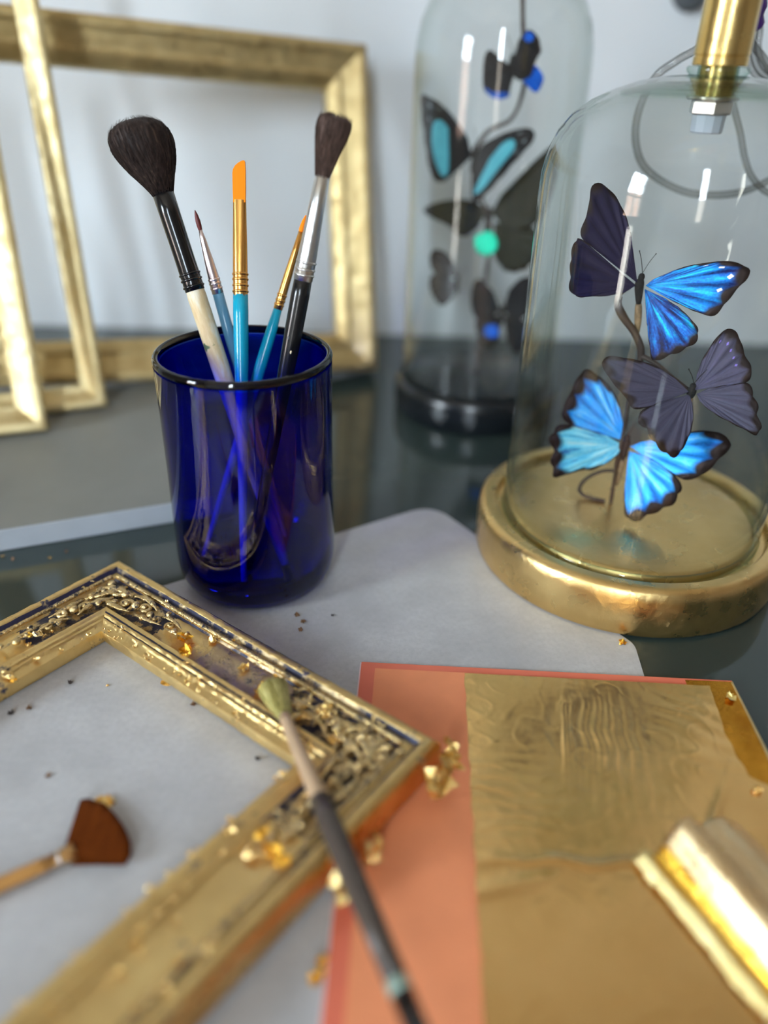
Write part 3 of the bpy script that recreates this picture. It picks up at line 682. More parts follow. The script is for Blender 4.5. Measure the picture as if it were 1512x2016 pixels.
# twigs that carry the butterflies
t = thing('branch_stand', 'dark brown curled twig rising inside the gilded dome', 'twig', (0, 0, 0))
stem = [(.1303, .3928, .0288), (.1298, .3929, .0392), (.1292, .3931, .0553), (.1297, .3929, .074), (.1293, .3931, .0888), (.1291, .3932, .1004), (.1309, .3925, .1174), (.1267, .394, .1276), (.1196, .3965, .1359), (.116, .3978, .1419), (.1163, .3977, .1476), (.1199, .3964, .1511)]
sp = smooth_path(stem, 6)
g = G(); g.tube(sp, [.0011+.0004*noise.noise(q*120)+(.0009 if q.z > .1 and q.z < .146 else 0) for q in sp], 8); g.done('stem', M_wire, t)
g = G(); g.tube(smooth_path([(.1297, .393, .0500), (.1226, .3955, .0481), (.1155, .398, .042), (.1126, .3991, .0352), (.1148, .3983, .0312), (.1206, .3962, .0300), (.1271, .3939, .0298)], 8), .0011, 8); g.done('tendril', M_wire, t)
g = G(); g.tube(smooth_path([(.1309, .3925, .1174), (.1367, .3862, .1157), (.1441, .3780, .1111), (.1510, .3712, .1073)], 6), [.0016-.00003*i for i in range(19)], 8); g.done('side_twig', M_wire, t)
t = thing('branch_stand', 'dark upright twig inside the black based dome', 'twig', (0, 0, 0))
rs = smooth_path([(.0714, .6041, .0288), (.0716, .6041, .0629), (.0724, .6038, .0986), (.0725, .6037, .1394), (.0634, .607, .1632), (.0579, .6089, .1864), (.0652, .6063, .2031), (.0811, .6007, .2134), (.0867, .5987, .2379), (.0823, .6002, .2638), (.0796, .6012, .2860)], 6)
g = G(); g.tube(rs, [.0015+.0004*noise.noise(q*90) for q in rs], 8); g.done('stem', M_wire, t)

# butterfly wing outlines in metres from each body: (facing, [root, margin ...])
BF = {
 'top': dict(loc=(0.1245, 0.3948, 0.1526), wings={
  'fl': ((0.153, -0.944, 0.293), [(-0.0020,0.0002,0.0016), (-0.0048,0.0024,0.0103), (-0.0065,0.0049,0.0192), (-0.0095,0.0071,0.0279), (-0.0131,0.0085,0.0341), (-0.0179,0.0096,0.0402), (-0.0233,0.0100,0.0442), (-0.0269,0.0098,0.0454), (-0.0296,0.0088,0.0439), (-0.0302,0.0072,0.0390), (-0.0309,0.0049,0.0317), (-0.0326,0.0032,0.0274), (-0.0332,0.0022,0.0243), (-0.0317,0.0014,0.0209), (-0.0249,0.0012,0.0168), (-0.0156,0.0007,0.0104)]),
  'hl': ((0.153, -0.944, 0.293), [(-0.0022,-0.0003,0.0000), (-0.0132,0.0001,0.0072), (-0.0316,0.0013,0.0206), (-0.0355,0.0006,0.0203), (-0.0365,-0.0010,0.0156), (-0.0371,-0.0027,0.0106), (-0.0365,-0.0038,0.0068), (-0.0367,-0.0054,0.0018), (-0.0353,-0.0065,-0.0027), (-0.0304,-0.0065,-0.0050), (-0.0250,-0.0054,-0.0045), (-0.0178,-0.0043,-0.0046), (-0.0077,-0.0022,-0.0031)]),
  'fr': ((-0.578, -0.716, 0.391), [(0.0023,-0.0016,0.0005), (0.0050,-0.0021,0.0036), (0.0110,-0.0047,0.0076), (0.0180,-0.0082,0.0117), (0.0243,-0.0120,0.0140), (0.0305,-0.0159,0.0160), (0.0361,-0.0201,0.0165), (0.0406,-0.0246,0.0151), (0.0412,-0.0256,0.0141), (0.0398,-0.0268,0.0098), (0.0365,-0.0266,0.0052), (0.0331,-0.0271,-0.0007), (0.0302,-0.0273,-0.0054), (0.0277,-0.0263,-0.0071), (0.0240,-0.0231,-0.0068), (0.0175,-0.0170,-0.0053), (0.0103,-0.0098,-0.0027)]),
  'hr': ((-0.578, -0.716, 0.391), [(0.0018,-0.0021,-0.0012), (0.0103,-0.0103,-0.0036), (0.0159,-0.0163,-0.0063), (0.0204,-0.0219,-0.0100), (0.0229,-0.0255,-0.0129), (0.0233,-0.0281,-0.0169), (0.0213,-0.0283,-0.0204), (0.0166,-0.0268,-0.0245), (0.0123,-0.0249,-0.0275), (0.0079,-0.0230,-0.0304), (0.0059,-0.0217,-0.0309), (0.0043,-0.0162,-0.0234), (0.0027,-0.0085,-0.0116)]),
  'ab': ((-0.578, -0.716, 0.391), [(-0.0005,-0.0013,-0.0032), (0.0019,-0.0036,-0.0039), (0.0035,-0.0124,-0.0175), (0.0038,-0.0176,-0.0266), (0.0030,-0.0184,-0.0292), (0.0009,-0.0150,-0.0261), (-0.0003,-0.0081,-0.0154)]),
 }),
 'mid': dict(loc=(0.1513, 0.3672, 0.1081), wings={
  'fl': ((-0.006, -0.936, 0.353), [(-0.0019,-0.0000,-0.0000), (-0.0092,0.0023,0.0060), (-0.0179,0.0041,0.0106), (-0.0263,0.0051,0.0132), (-0.0354,0.0057,0.0146), (-0.0422,0.0060,0.0151), (-0.0455,0.0054,0.0137), (-0.0460,0.0045,0.0113), (-0.0430,0.0027,0.0065), (-0.0373,0.0004,0.0004), (-0.0315,-0.0017,-0.0050), (-0.0306,-0.0026,-0.0075), (-0.0274,-0.0031,-0.0088), (-0.0215,-0.0027,-0.0076), (-0.0120,-0.0014,-0.0038)]),
  'hl': ((-0.006, -0.936, 0.353), [(-0.0010,-0.0005,-0.0014), (-0.0120,-0.0014,-0.0038), (-0.0215,-0.0027,-0.0076), (-0.0260,-0.0043,-0.0119), (-0.0246,-0.0057,-0.0154), (-0.0205,-0.0070,-0.0188), (-0.0179,-0.0086,-0.0230), (-0.0137,-0.0099,-0.0265), (-0.0104,-0.0110,-0.0292), (-0.0050,-0.0114,-0.0302), (-0.0017,-0.0096,-0.0254), (0.0008,-0.0074,-0.0197), (0.0018,-0.0048,-0.0126), (0.0008,-0.0021,-0.0056)]),
  'fr': ((-0.697, -0.669, 0.259), [(0.0010,-0.0005,0.0014), (0.0011,0.0020,0.0080), (0.0023,0.0033,0.0146), (0.0048,0.0034,0.0216), (0.0075,0.0029,0.0278), (0.0104,0.0014,0.0317), (0.0136,-0.0021,0.0311), (0.0158,-0.0061,0.0265), (0.0174,-0.0097,0.0219), (0.0198,-0.0138,0.0175), (0.0187,-0.0150,0.0115), (0.0122,-0.0098,0.0076), (0.0055,-0.0043,0.0038)]),
  'hr': ((-0.697, -0.669, 0.259), [(0.0014,-0.0017,-0.0005), (0.0056,-0.0043,0.0037), (0.0122,-0.0098,0.0076), (0.0182,-0.0146,0.0113), (0.0205,-0.0183,0.0079), (0.0223,-0.0217,0.0040), (0.0233,-0.0249,-0.0016), (0.0247,-0.0284,-0.0069), (0.0234,-0.0282,-0.0098), (0.0203,-0.0249,-0.0095), (0.0161,-0.0201,-0.0086), (0.0107,-0.0140,-0.0074), (0.0057,-0.0080,-0.0054), (0.0027,-0.0041,-0.0031)]),
 }),
 'low': dict(loc=(0.1323, 0.392, 0.0665), wings={
  'fl': ((-0.048, -0.947, 0.318), [(-0.0015,0.0009,0.0023), (-0.0027,0.0038,0.0110), (-0.0060,0.0073,0.0210), (-0.0099,0.0098,0.0278), (-0.0153,0.0118,0.0330), (-0.0213,0.0134,0.0366), (-0.0254,0.0140,0.0379), (-0.0292,0.0129,0.0339), (-0.0327,0.0104,0.0260), (-0.0361,0.0077,0.0173), (-0.0362,0.0063,0.0134), (-0.0322,0.0049,0.0096), (-0.0212,0.0034,0.0070), (-0.0112,0.0022,0.0049)]),
  'hl': ((-0.048, -0.947, 0.318), [(-0.0021,0.0001,-0.0001), (-0.0111,0.0021,0.0046), (-0.0212,0.0034,0.0068), (-0.0322,0.0048,0.0095), (-0.0394,0.0043,0.0069), (-0.0419,0.0026,0.0012), (-0.0398,0.0003,-0.0050), (-0.0400,-0.0023,-0.0131), (-0.0375,-0.0043,-0.0187), (-0.0318,-0.0041,-0.0172), (-0.0244,-0.0037,-0.0148), (-0.0162,-0.0037,-0.0136), (-0.0083,-0.0027,-0.0092), (-0.0037,-0.0015,-0.0050)]),
  'fr': ((-0.534, -0.727, 0.432), [(0.0018,-0.0014,-0.0002), (0.0069,-0.0030,0.0035), (0.0150,-0.0063,0.0080), (0.0248,-0.0106,0.0129), (0.0331,-0.0146,0.0163), (0.0400,-0.0192,0.0173), (0.0447,-0.0238,0.0153), (0.0451,-0.0256,0.0127), (0.0409,-0.0265,0.0061), (0.0360,-0.0270,-0.0009), (0.0323,-0.0266,-0.0048), (0.0272,-0.0246,-0.0078), (0.0233,-0.0217,-0.0077), (0.0153,-0.0137,-0.0043), (0.0070,-0.0067,-0.0025)]),
  'hr': ((-0.534, -0.727, 0.432), [(0.0013,-0.0024,-0.0025), (0.0084,-0.0077,-0.0026), (0.0166,-0.0147,-0.0042), (0.0233,-0.0221,-0.0083), (0.0248,-0.0262,-0.0134), (0.0223,-0.0277,-0.0191), (0.0177,-0.0274,-0.0241), (0.0124,-0.0258,-0.0280), (0.0078,-0.0250,-0.0325), (0.0016,-0.0220,-0.0350), (-0.0003,-0.0173,-0.0296), (-0.0002,-0.0110,-0.0188), (0.0009,-0.0061,-0.0091)]),
  'ab': ((-0.534, -0.727, 0.432), [(-0.0013,-0.0018,-0.0047), (0.0015,-0.0038,-0.0046), (0.0021,-0.0101,-0.0144), (0.0006,-0.0157,-0.0256), (-0.0005,-0.0172,-0.0296), (-0.0020,-0.0100,-0.0193), (-0.0033,-0.0037,-0.0104)]),
 }),
 'cyan': dict(loc=(0.0564, 0.5989, 0.1899), wings={
  'l': ((0.12, -0.989, 0.089), [(-0.0017,-0.0004,-0.0016), (-0.0052,0.0002,0.0096), (-0.0129,0.0001,0.0189), (-0.0223,-0.0002,0.0281), (-0.0313,-0.0008,0.0333), (-0.0384,-0.0014,0.0358), (-0.0389,-0.0022,0.0278), (-0.0366,-0.0031,0.0154), (-0.0330,-0.0043,-0.0036), (-0.0289,-0.0049,-0.0150), (-0.0214,-0.0043,-0.0186), (-0.0110,-0.0023,-0.0107)]),
  'lc': ((0.12, -0.989, 0.089), [(-0.0187,-0.0020,0.0030), (-0.0195,-0.0010,0.0157), (-0.0245,-0.0011,0.0203), (-0.0297,-0.0019,0.0187), (-0.0303,-0.0031,0.0061), (-0.0266,-0.0038,-0.0068), (-0.0216,-0.0040,-0.0149), (-0.0179,-0.0031,-0.0100)]),
  'r': ((-0.59, -0.802, 0.095), [(0.0017,-0.0012,0.0002), (0.0054,-0.0031,0.0069), (0.0178,-0.0114,0.0143), (0.0300,-0.0199,0.0183), (0.0370,-0.0252,0.0166), (0.0353,-0.0248,0.0096), (0.0256,-0.0193,-0.0038), (0.0154,-0.0134,-0.0178), (0.0062,-0.0080,-0.0288), (0.0012,-0.0045,-0.0304), (-0.0011,-0.0011,-0.0165)]),
  'rc': ((-0.59, -0.802, 0.095), [(0.0053,-0.0057,-0.0157), (0.0109,-0.0083,-0.0021), (0.0183,-0.0125,0.0081), (0.0244,-0.0166,0.0110), (0.0256,-0.0182,0.0056), (0.0178,-0.0138,-0.0062), (0.0074,-0.0081,-0.0220), (0.0021,-0.0045,-0.0244)]),
 }),
 'olive': dict(loc=(0.0707, 0.6044, 0.1469), wings={
  'l': ((-0.051, -0.994, 0.095), [(-0.0013,0.0006,0.0052), (-0.0101,0.0016,0.0110), (-0.0232,0.0023,0.0117), (-0.0379,0.0028,0.0092), (-0.0479,0.0028,0.0037), (-0.0411,0.0020,-0.0014), (-0.0295,0.0009,-0.0063), (-0.0177,-0.0004,-0.0139), (-0.0069,-0.0003,-0.0073)]),
  'r': ((-0.512, -0.854, 0.098), [(0.0015,-0.0005,0.0037), (0.0075,-0.0026,0.0164), (0.0152,-0.0062,0.0256), (0.0272,-0.0117,0.0398), (0.0374,-0.0167,0.0502), (0.0408,-0.0190,0.0474), (0.0423,-0.0215,0.0332), (0.0393,-0.0219,0.0150), (0.0310,-0.0187,-0.0012), (0.0179,-0.0115,-0.0064), (0.0091,-0.0059,-0.0041)]),
  'h': ((-0.512, -0.854, 0.098), [(0.0038,-0.0026,-0.0030), (0.0179,-0.0115,-0.0064), (0.0312,-0.0190,-0.0028), (0.0343,-0.0226,-0.0179), (0.0287,-0.0208,-0.0311), (0.0151,-0.0131,-0.0352), (0.0055,-0.0063,-0.0258)]),
  'g': ((-0.512, -0.854, 0.098), [(0.0015,-0.0019,-0.0086), (0.0052,-0.0044,-0.0107), (0.0079,-0.0065,-0.0156), (0.0070,-0.0067,-0.0220), (0.0019,-0.0041,-0.0260), (-0.0044,-0.0003,-0.0255), (-0.0079,0.0025,-0.0197), (-0.0063,0.0023,-0.0123)]),
 }),
 'grey': dict(loc=(0.0499, 0.5853, 0.1048), wings={
  'l': ((0.38, -0.925, 0.0), [(-0.0003,-0.0001,0.0037), (-0.0038,-0.0016,0.0132), (-0.0110,-0.0045,0.0218), (-0.0196,-0.0081,0.0241), (-0.0221,-0.0091,0.0180), (-0.0187,-0.0077,0.0088), (-0.0098,-0.0040,0.0026)]),
  'h': ((0.38, -0.925, 0.0), [(0.0000,0.0000,0.0000), (-0.0098,-0.0040,0.0026), (-0.0186,-0.0077,0.0069), (-0.0211,-0.0087,-0.0002), (-0.0177,-0.0073,-0.0098), (-0.0105,-0.0043,-0.0171), (-0.0021,-0.0009,-0.0111)]),
 }),
 'dark': dict(loc=(0.0832, 0.5787, 0.0847), wings={
  'l': ((-0.512, -0.854, 0.098), [(-0.0010,0.0008,0.0017), (-0.0064,0.0054,0.0136), (-0.0159,0.0120,0.0211), (-0.0210,0.0145,0.0165), (-0.0216,0.0134,0.0034), (-0.0176,0.0097,-0.0072), (-0.0084,0.0042,-0.0073)]),
  'hl': ((-0.512, -0.854, 0.098), [(-0.0007,0.0002,-0.0020), (-0.0103,0.0054,-0.0067), (-0.0175,0.0094,-0.0091), (-0.0147,0.0063,-0.0220), (-0.0069,0.0009,-0.0280), (-0.0001,-0.0023,-0.0208)]),
  'r': ((-0.512, -0.854, 0.098), [(0.0013,-0.0005,0.0021), (0.0039,-0.0004,0.0172), (0.0117,-0.0040,0.0266), (0.0201,-0.0090,0.0272), (0.0214,-0.0113,0.0132), (0.0159,-0.0096,-0.0006), (0.0074,-0.0049,-0.0041)]),
  'hr': ((-0.512, -0.854, 0.098), [(0.0015,-0.0011,-0.0016), (0.0091,-0.0059,-0.0034), (0.0196,-0.0121,-0.0035), (0.0208,-0.0143,-0.0163), (0.0130,-0.0109,-0.0275), (0.0052,-0.0053,-0.0196)]),
  'b': ((-0.512, -0.854, 0.098), [(-0.0091,0.0041,-0.0112), (-0.0029,0.0007,-0.0090), (0.0003,-0.0019,-0.0150), (-0.0039,0.0001,-0.0197), (-0.0104,0.0043,-0.0172)]),
 }),
 'small': dict(loc=(0.0761, 0.5918, 0.2443), wings={
  'l': ((0.038, -0.995, 0.092), [(-0.0009,-0.0001,-0.0009), (-0.0047,-0.0006,-0.0045), (-0.0117,0.0001,0.0063), (-0.0169,0.0001,0.0075), (-0.0189,-0.0006,0.0013), (-0.0181,-0.0019,-0.0128), (-0.0138,-0.0022,-0.0177), (-0.0074,-0.0021,-0.0200), (-0.0009,-0.0017,-0.0178), (0.0005,-0.0010,-0.0106)]),
  'lc': ((0.038, -0.995, 0.092), [(-0.0139,-0.0020,-0.0163), (-0.0172,-0.0019,-0.0132), (-0.0149,-0.0022,-0.0172), (-0.0074,-0.0022,-0.0202), (-0.0005,-0.0017,-0.0183), (-0.0011,-0.0015,-0.0160), (-0.0076,-0.0019,-0.0175)]),
  'r': ((-0.659, -0.747, 0.092), [(0.0010,-0.0011,-0.0017), (0.0013,-0.0004,0.0061), (0.0034,-0.0012,0.0139), (0.0081,-0.0047,0.0197), (0.0137,-0.0101,0.0158), (0.0161,-0.0132,0.0082), (0.0136,-0.0117,0.0022), (0.0112,-0.0106,-0.0057), (0.0053,-0.0057,-0.0088), (0.0010,-0.0016,-0.0061)]),
  'hr': ((-0.659, -0.747, 0.092), [(0.0051,-0.0053,-0.0068), (0.0133,-0.0117,0.0005), (0.0177,-0.0162,-0.0045), (0.0185,-0.0175,-0.0088), (0.0152,-0.0153,-0.0151), (0.0100,-0.0103,-0.0119)]),
  'rc': ((-0.659, -0.747, 0.092), [(0.0059,-0.0034,0.0148), (0.0078,-0.0046,0.0186), (0.0114,-0.0080,0.0170), (0.0113,-0.0083,0.0136), (0.0078,-0.0053,0.0131)]),
 }),
}
def wing(name, root, outline, nrm, mat, parent, curve=.05, ripple=.00035, veins=9, scallop=0.0, off=0.0):
    """thin wing: grid from the root out to the margin, UV = (towards margin, around margin), ribbed along its veins"""
    P = smooth_path([Vector(q) for q in outline], 5); R = Vector(root); nrm = Vector(nrm)
    d = [0]
    for i in range(1, len(P)): d.append(d[-1]+(P[i]-P[i-1]).length)
    n_, m_ = 60, 10; V, U = [], []
    size = max((q-R).length for q in P)
    B = []
    for k in range(n_+1):
        s = d[-1]*k/n_; j = 0
        while j < len(d)-2 and d[j+1] < s: j += 1
        f = (s-d[j])/max(1e-9, d[j+1]-d[j]); B.append(P[j].lerp(P[j+1], f))
    for k, b_ in enumerate(B):
        v = k/n_
        far = min(1, (b_-R).length/size)
        for i in range(m_+1):
            u = i/m_; q = R.lerp(b_, u)
            if scallop: q = q+(b_-R).normalized()*scallop*size*far*(abs(math.sin(v*PI*veins*1.0))-.6)*(u**8)
            q = q+nrm*(curve*size*(u*u-.5*u)*math.sin(PI*v)+ripple*math.sin(v*PI*2*veins)*u*far-off)
            V.append(q); U.append((u, v))
    w = m_+1
    F = [(k*w+i, k*w+i+1, (k+1)*w+i+1, (k+1)*w+i) for k in range(n_) for i in range(m_)]
    o = mesh(name, V, F, mat, parent, True, U)
    md = o.modifiers.new('thick', 'SOLIDIFY'); md.thickness = .00025; md.offset = -1
    return o

def wing_mat(name, blues, margin=(.020, .011, .010), m0=.86, veins=9, vein=.5, rough=.42, metal=.35, spec=.12, spots=None, streak=14, scale_tip=0.0, spotc=(.75, .74, .70)):
    N = NT(name); uv = N.n('UVMap'); sep = N.n('SeparateXYZ', {0: uv})
    u, v = (sep, 'X'), (sep, 'Y')
    vec = N.n('CombineXYZ', {0: N.math('MULTIPLY', u, 1.6), 1: N.math('MULTIPLY', v, streak)})
    st = N.noise(1.0, vec, 5, .6)
    fine = N.noise(900, N.coord(), 3)
    k = len(blues)
    c = N.ramp(N.math('ADD', N.math('MULTIPLY', st, .85), N.math('MULTIPLY', fine, .15)), [(.36+.27*i/max(1, k-1), b_) for i, b_ in enumerate(blues)])
    vn = N.math('ABSOLUTE', N.math('SINE', N.math('MULTIPLY', v, PI*veins)))
    vm = N.math('MULTIPLY', N.ramp(vn, [(0.0, 1.0), (.16, 0.0)]), vein)
    c = N.mix(vm, c, margin)
    edge = N.math('ADD', u, N.math('MULTIPLY', N.math('SUBTRACT', vn, .5), .10))
    mm = N.ramp(edge, [(m0-.04, 0.0), (m0+.04, 1.0)])
    c = N.mix(mm, c, margin)
    if spots:
        dist = N.math('ABSOLUTE', N.math('SUBTRACT', u, spots[0]))
        ang = N.math('ABSOLUTE', N.math('SUBTRACT', N.math('FRACT', N.math('MULTIPLY', v, spots[1])), .5))
        dd = N.math('ADD', N.math('MULTIPLY', dist, 16.0), N.math('MULTIPLY', ang, 3.2))
        lim = N.math('MULTIPLY', N.math('GREATER_THAN', v, spots[2]), N.math('LESS_THAN', v, spots[3]))
        c = N.mix(N.math('MULTIPLY', N.ramp(dd, [(.42, 1.0), (.62, 0.0)]), lim), c, spotc)
    N.bsdf(c, rough, metal, N.bump(st, .25, .0006), Specular_IOR_Level=spec); return N.m

B_bright = wing_mat('blue_iridescent', [(.006, .012, .12), (.008, .10, .42), (.008, .26, .80), (.02, .55, .80)], m0=.90, spots=(.83, 11, .30, .62))
B_hind = wing_mat('blue_iridescent_streaked', [(.010, .014, .06), (.010, .045, .24), (.010, .16, .58), (.01, .55, .60)], m0=.93, streak=11)
B_light = wing_mat('sky_blue_iridescent', [(.02, .14, .55), (.02, .30, .95), (.05, .42, 1.0), (.22, .55, .95)], m0=.86, vein=.25)
B_lighthind = wing_mat('pale_blue_iridescent', [(.04, .16, .40), (.10, .48, .75), (.22, .66, .85), (.45, .72, .80)], m0=.87, vein=.35)
B_dark = wing_mat('wing_dark_by_angle', [(.014, .012, .034), (.020, .017, .055), (.034, .027, .06)], m0=.96, metal=.1, vein=.6, rough=.5)  # iridescence gone dark at this viewing angle, set as a flat colour
B_slate = wing_mat('slate_violet_wing', [(.060, .055, .090), (.070, .065, .105), (.085, .075, .125)], m0=.91, metal=.15, vein=.35, rough=.42)
B_slatetip = wing_mat('slate_violet_wing_spotted', [(.060, .055, .090), (.072, .066, .11), (.09, .08, .15)], m0=.90, metal=.15, vein=.35, rough=.42, spots=(.80, 16, .30, .62), spotc=(.22, .16, .55))
B_black = wing_mat('black_wing', [(.010, .010, .012), (.020, .020, .022)], m0=.97, metal=0, vein=.4, spots=(.84, 12, .1, .5), spotc=(.25, .30, .33))
B_plainblack = wing_mat('plain_black_wing', [(.008, .008, .010), (.016, .015, .017)], m0=.97, metal=0, vein=.4)
B_cyan = wing_mat('cyan_band', [(.06, .33, .42), (.10, .45, .55)], m0=1.2, metal=0, vein=.0)
B_olive = wing_mat('olive_black_wing', [(.014, .014, .007), (.028, .026, .012)], m0=.99, metal=0, vein=.4)
B_green = wing_mat('emerald_patch', [(.0, .50, .30), (.02, .72, .48)], m0=1.2, metal=.2, vein=0)
B_greybrown = wing_mat('grey_brown_wing', [(.06, .055, .06), (.14, .125, .12)], m0=.95, metal=0, vein=.5)
B_bluepatch = wing_mat('deep_blue_patch', [(.005, .06, .36), (.01, .14, .70)], m0=1.2, metal=.2, vein=0)
M_body = simple('black_fuzz', (.012, .010, .010), .8, vary=.4, vscale=900, bump=.6, bscale=1500)
M_tan = simple('tan_fold', (.26, .17, .09), .6, vary=.45, vscale=260, bump=.4, bscale=900)

def butterfly(key, label, mats, head, tail, body_r=.0021, group=None, tan=None):
    e = BF[key]; t = thing('butterfly', label, 'butterfly', e['loc'], group)
    for w, (nm, mat, sc_, off) in mats.items():
        n_, pts = e['wings'][w]; wing(nm, pts[0], pts[1:], n_, mat, t, scallop=sc_, off=off)
    h, tl = Vector(head), Vector(tail); mid = Vector((0, 0, 0))
    bk = (Vector(e['wings'][list(mats)[0]][0])*-.0012)
    pts = [h+bk, h*.55+bk, mid+bk, tl*.35+bk, tl*.7+bk, tl+bk]
    g_ = G(); g_.tube(smooth_path(pts[:4], 4), [body_r*k for k in (.35, .6, .75, .8, .7, .85, 1.0, 1.1, 1.1, 1.05, .9, .75, .6)], 10); g_.done('thorax', M_body, t)
    g_ = G(); g_.tube(smooth_path(pts[3:], 4), [body_r*k for k in (.7, .85, .9, .9, .85, .75, .6, .42, .2)], 10); g_.done('abdomen', tan or M_body, t)
    for sg in (-1, 1):
        sd = Vector(e['wings'][list(mats)[0]][0]).cross(h).normalized()*sg
        a = h+bk; g_ = G(); g_.tube(smooth_path([a, a+h*.9+sd*.002, a+h*1.7+sd*.0045], 5), [.00018]*10+[.0004], 4); g_.done('antenna', M_body, t)
    return t
grp = 'pinned butterflies under the gilded dome'
butterfly('top', 'topmost butterfly under the gilded dome, dark left wings and bright blue right wings', {'fl': ('forewing', B_dark, 0, 0), 'hl': ('hindwing', B_dark, .03, .0006), 'fr': ('forewing', B_bright, .015, 0), 'hr': ('hindwing', B_hind, .03, .0006)},
          (.0008, .0012, .0058), (.0042, .001, -.026), .0021, grp, M_tan)
butterfly('mid', 'slate violet butterfly with dull wings in the middle of the gilded dome', {'fl': ('forewing', B_slate, .012, 0), 'hl': ('hindwing', B_slate, .05, .0006), 'fr': ('forewing', B_slatetip, .012, 0), 'hr': ('hindwing', B_slate, .05, .0006)},
          (0, -.0005, .0045), (.0006, .003, -.010), .0021, grp, M_tan)
butterfly('low', 'lowest butterfly under the gilded dome with sky blue wings edged in black', {'fl': ('forewing', B_light, .012, 0), 'hl': ('hindwing', B_lighthind, .05, .0006), 'fr': ('forewing', B_light, .02, 0), 'hr': ('hindwing', B_light, .05, .0006)},
          (.0005, .001, .0055), (.0, .002, -.027), .0021, grp, M_tan)
gr2 = 'pinned butterflies under the black based dome'
def patch(t, key, w, mat):
    n_, pts = BF[key]['wings'][w]; sh_ = Vector(n_)*.0013
    wing('wing_patch', Vector(pts[0])+sh_, [Vector(q)+sh_ for q in pts[1:]]+[Vector(pts[1])+sh_], n_, mat, t, .0, 0)
t = butterfly('cyan', 'black butterfly with cyan bands in the upper part of the tall dome', {'l': ('wing', B_black, .02, 0), 'r': ('wing', B_black, .02, 0)}, (.001, 0, .006), (0, .002, -.014), .0022, gr2)
patch(t, 'cyan', 'lc', B_cyan); patch(t, 'cyan', 'rc', B_cyan)
t = butterfly('olive', 'big olive black butterfly with an emerald spot in the tall dome', {'l': ('wing', B_olive, 0, 0), 'r': ('wing', B_olive, 0, 0), 'h': ('hindwing', B_olive, .03, .0008)}, (.0, 0, .007), (0, .001, -.012), .003, gr2)
patch(t, 'olive', 'g', B_green)
butterfly('grey', 'small grey brown butterfly at the left side low in the tall dome', {'l': ('forewing', B_greybrown, 0, 0), 'h': ('hindwing', B_greybrown, .04, .0006)}, (.001, 0, .004), (.001, 0, -.009), .0015, gr2)
t = butterfly('dark', 'black butterfly with small deep blue marks lowest in the tall dome', {'l': ('forewing', B_plainblack, 0, 0), 'hl': ('hindwing', B_plainblack, .04, .0006), 'r': ('forewing', B_plainblack, 0, 0), 'hr': ('hindwing', B_plainblack, .04, .0006)}, (0, 0, .005), (0, 0, -.011), .002, gr2)
patch(t, 'dark', 'b', B_bluepatch)
t = butterfly('small', 'black butterfly with bright blue wing tips highest in the tall dome', {'l': ('wing', B_plainblack, 0, 0), 'r': ('forewing', B_plainblack, 0, 0), 'hr': ('hindwing', B_bluepatch, 0, .0008)}, (0, 0, .006), (0, .001, -.012), .0022, gr2)
patch(t, 'small', 'lc', B_bluepatch); patch(t, 'small', 'rc', B_bluepatch)

# ================================================================== CORD BEHIND THE DOME
t = thing('power_cord', 'clear plastic cord looping behind the brass neck of the gilded dome', 'cord', (0, 0, 0))
c1 = [(.1391, .398, .2955), (.1420, .420, .2960), (.1545, .45, .277), (.1566, .465, .2584), (.1474, .475, .2497), (.139, .48, .2419), (.1348, .485, .2283), (.1345, .485, .2133), (.1406, .485, .1991), (.1531, .485, .19), (.1689, .485, .1842), (.1838, .485, .1829), (.1981, .485, .1843), (.2115, .49, .1878), (.2221, .49, .1951), (.2258, .49, .2098), (.2169, .49, .2288), (.1998, .487, .248), (.1837, .484, .2637), (.1780, .470, .285), (.1640, .440, .2960), (.1480, .405, .2962)]
g = G(); g.tube(smooth_path(c1, 8), .0021, 10); g.done('strand', M_cord, t)
c2 = [(.1450, .402, .2945), (.1640, .44, .283), (.1700, .47, .262), (.1731, .48, .2498), (.1824, .48, .2309), (.1902, .48, .2163), (.196, .48, .2036), (.2025, .48, .1938), (.2132, .481, .186), (.2287, .482, .1826), (.2413, .484, .1888), (.245, .487, .205), (.236, .489, .225), (.2169, .489, .2411)]
g = G(); g.tube(smooth_path(c2, 8), .0018, 10); g.done('strand', M_cord, t)
for i in range(3):
    k = .004*i; q = [(.1800+k, .482+k, .2760), (.1892+k, .495+k, .2618+k*.4), (.1905+k, .495+k, .2536+k*.4), (.1955+k, .495+k, .2453+k*.4), (.2031+k, .495+k, .2406+k*.4), (.2132+k, .495+k, .2396+k*.4), (.2200, .491, .2300)]
    g = G(); g.tube(smooth_path(q, 8), .0019, 10); g.done('strand', M_cord, t)
q = smooth_path([(.1790, .472, .2835), (.1828, .478, .2735), (.1850, .482, .2650)], 6)
g = G(); g.tube(q, [.0050+.0006*math.sin(i*1.4) for i in range(len(q))], 14); g.done('tie_band', M_violet, t)
g = G(); M_ = Matrix.Translation((.2449, .7885, .300)) @ Matrix.Rotation(PI/2, 4, 'X')
g.lathe([(0, .022), (.010, .022), (.0125, .019), (.0128, .006), (.0160, .002), (.0160, 0), (0, 0)], 40, M_)
tag(g.done('wall_fitting', M_grey, None), 'dark grey round fitting on the wall at the top edge beside the brass neck', 'fitting')

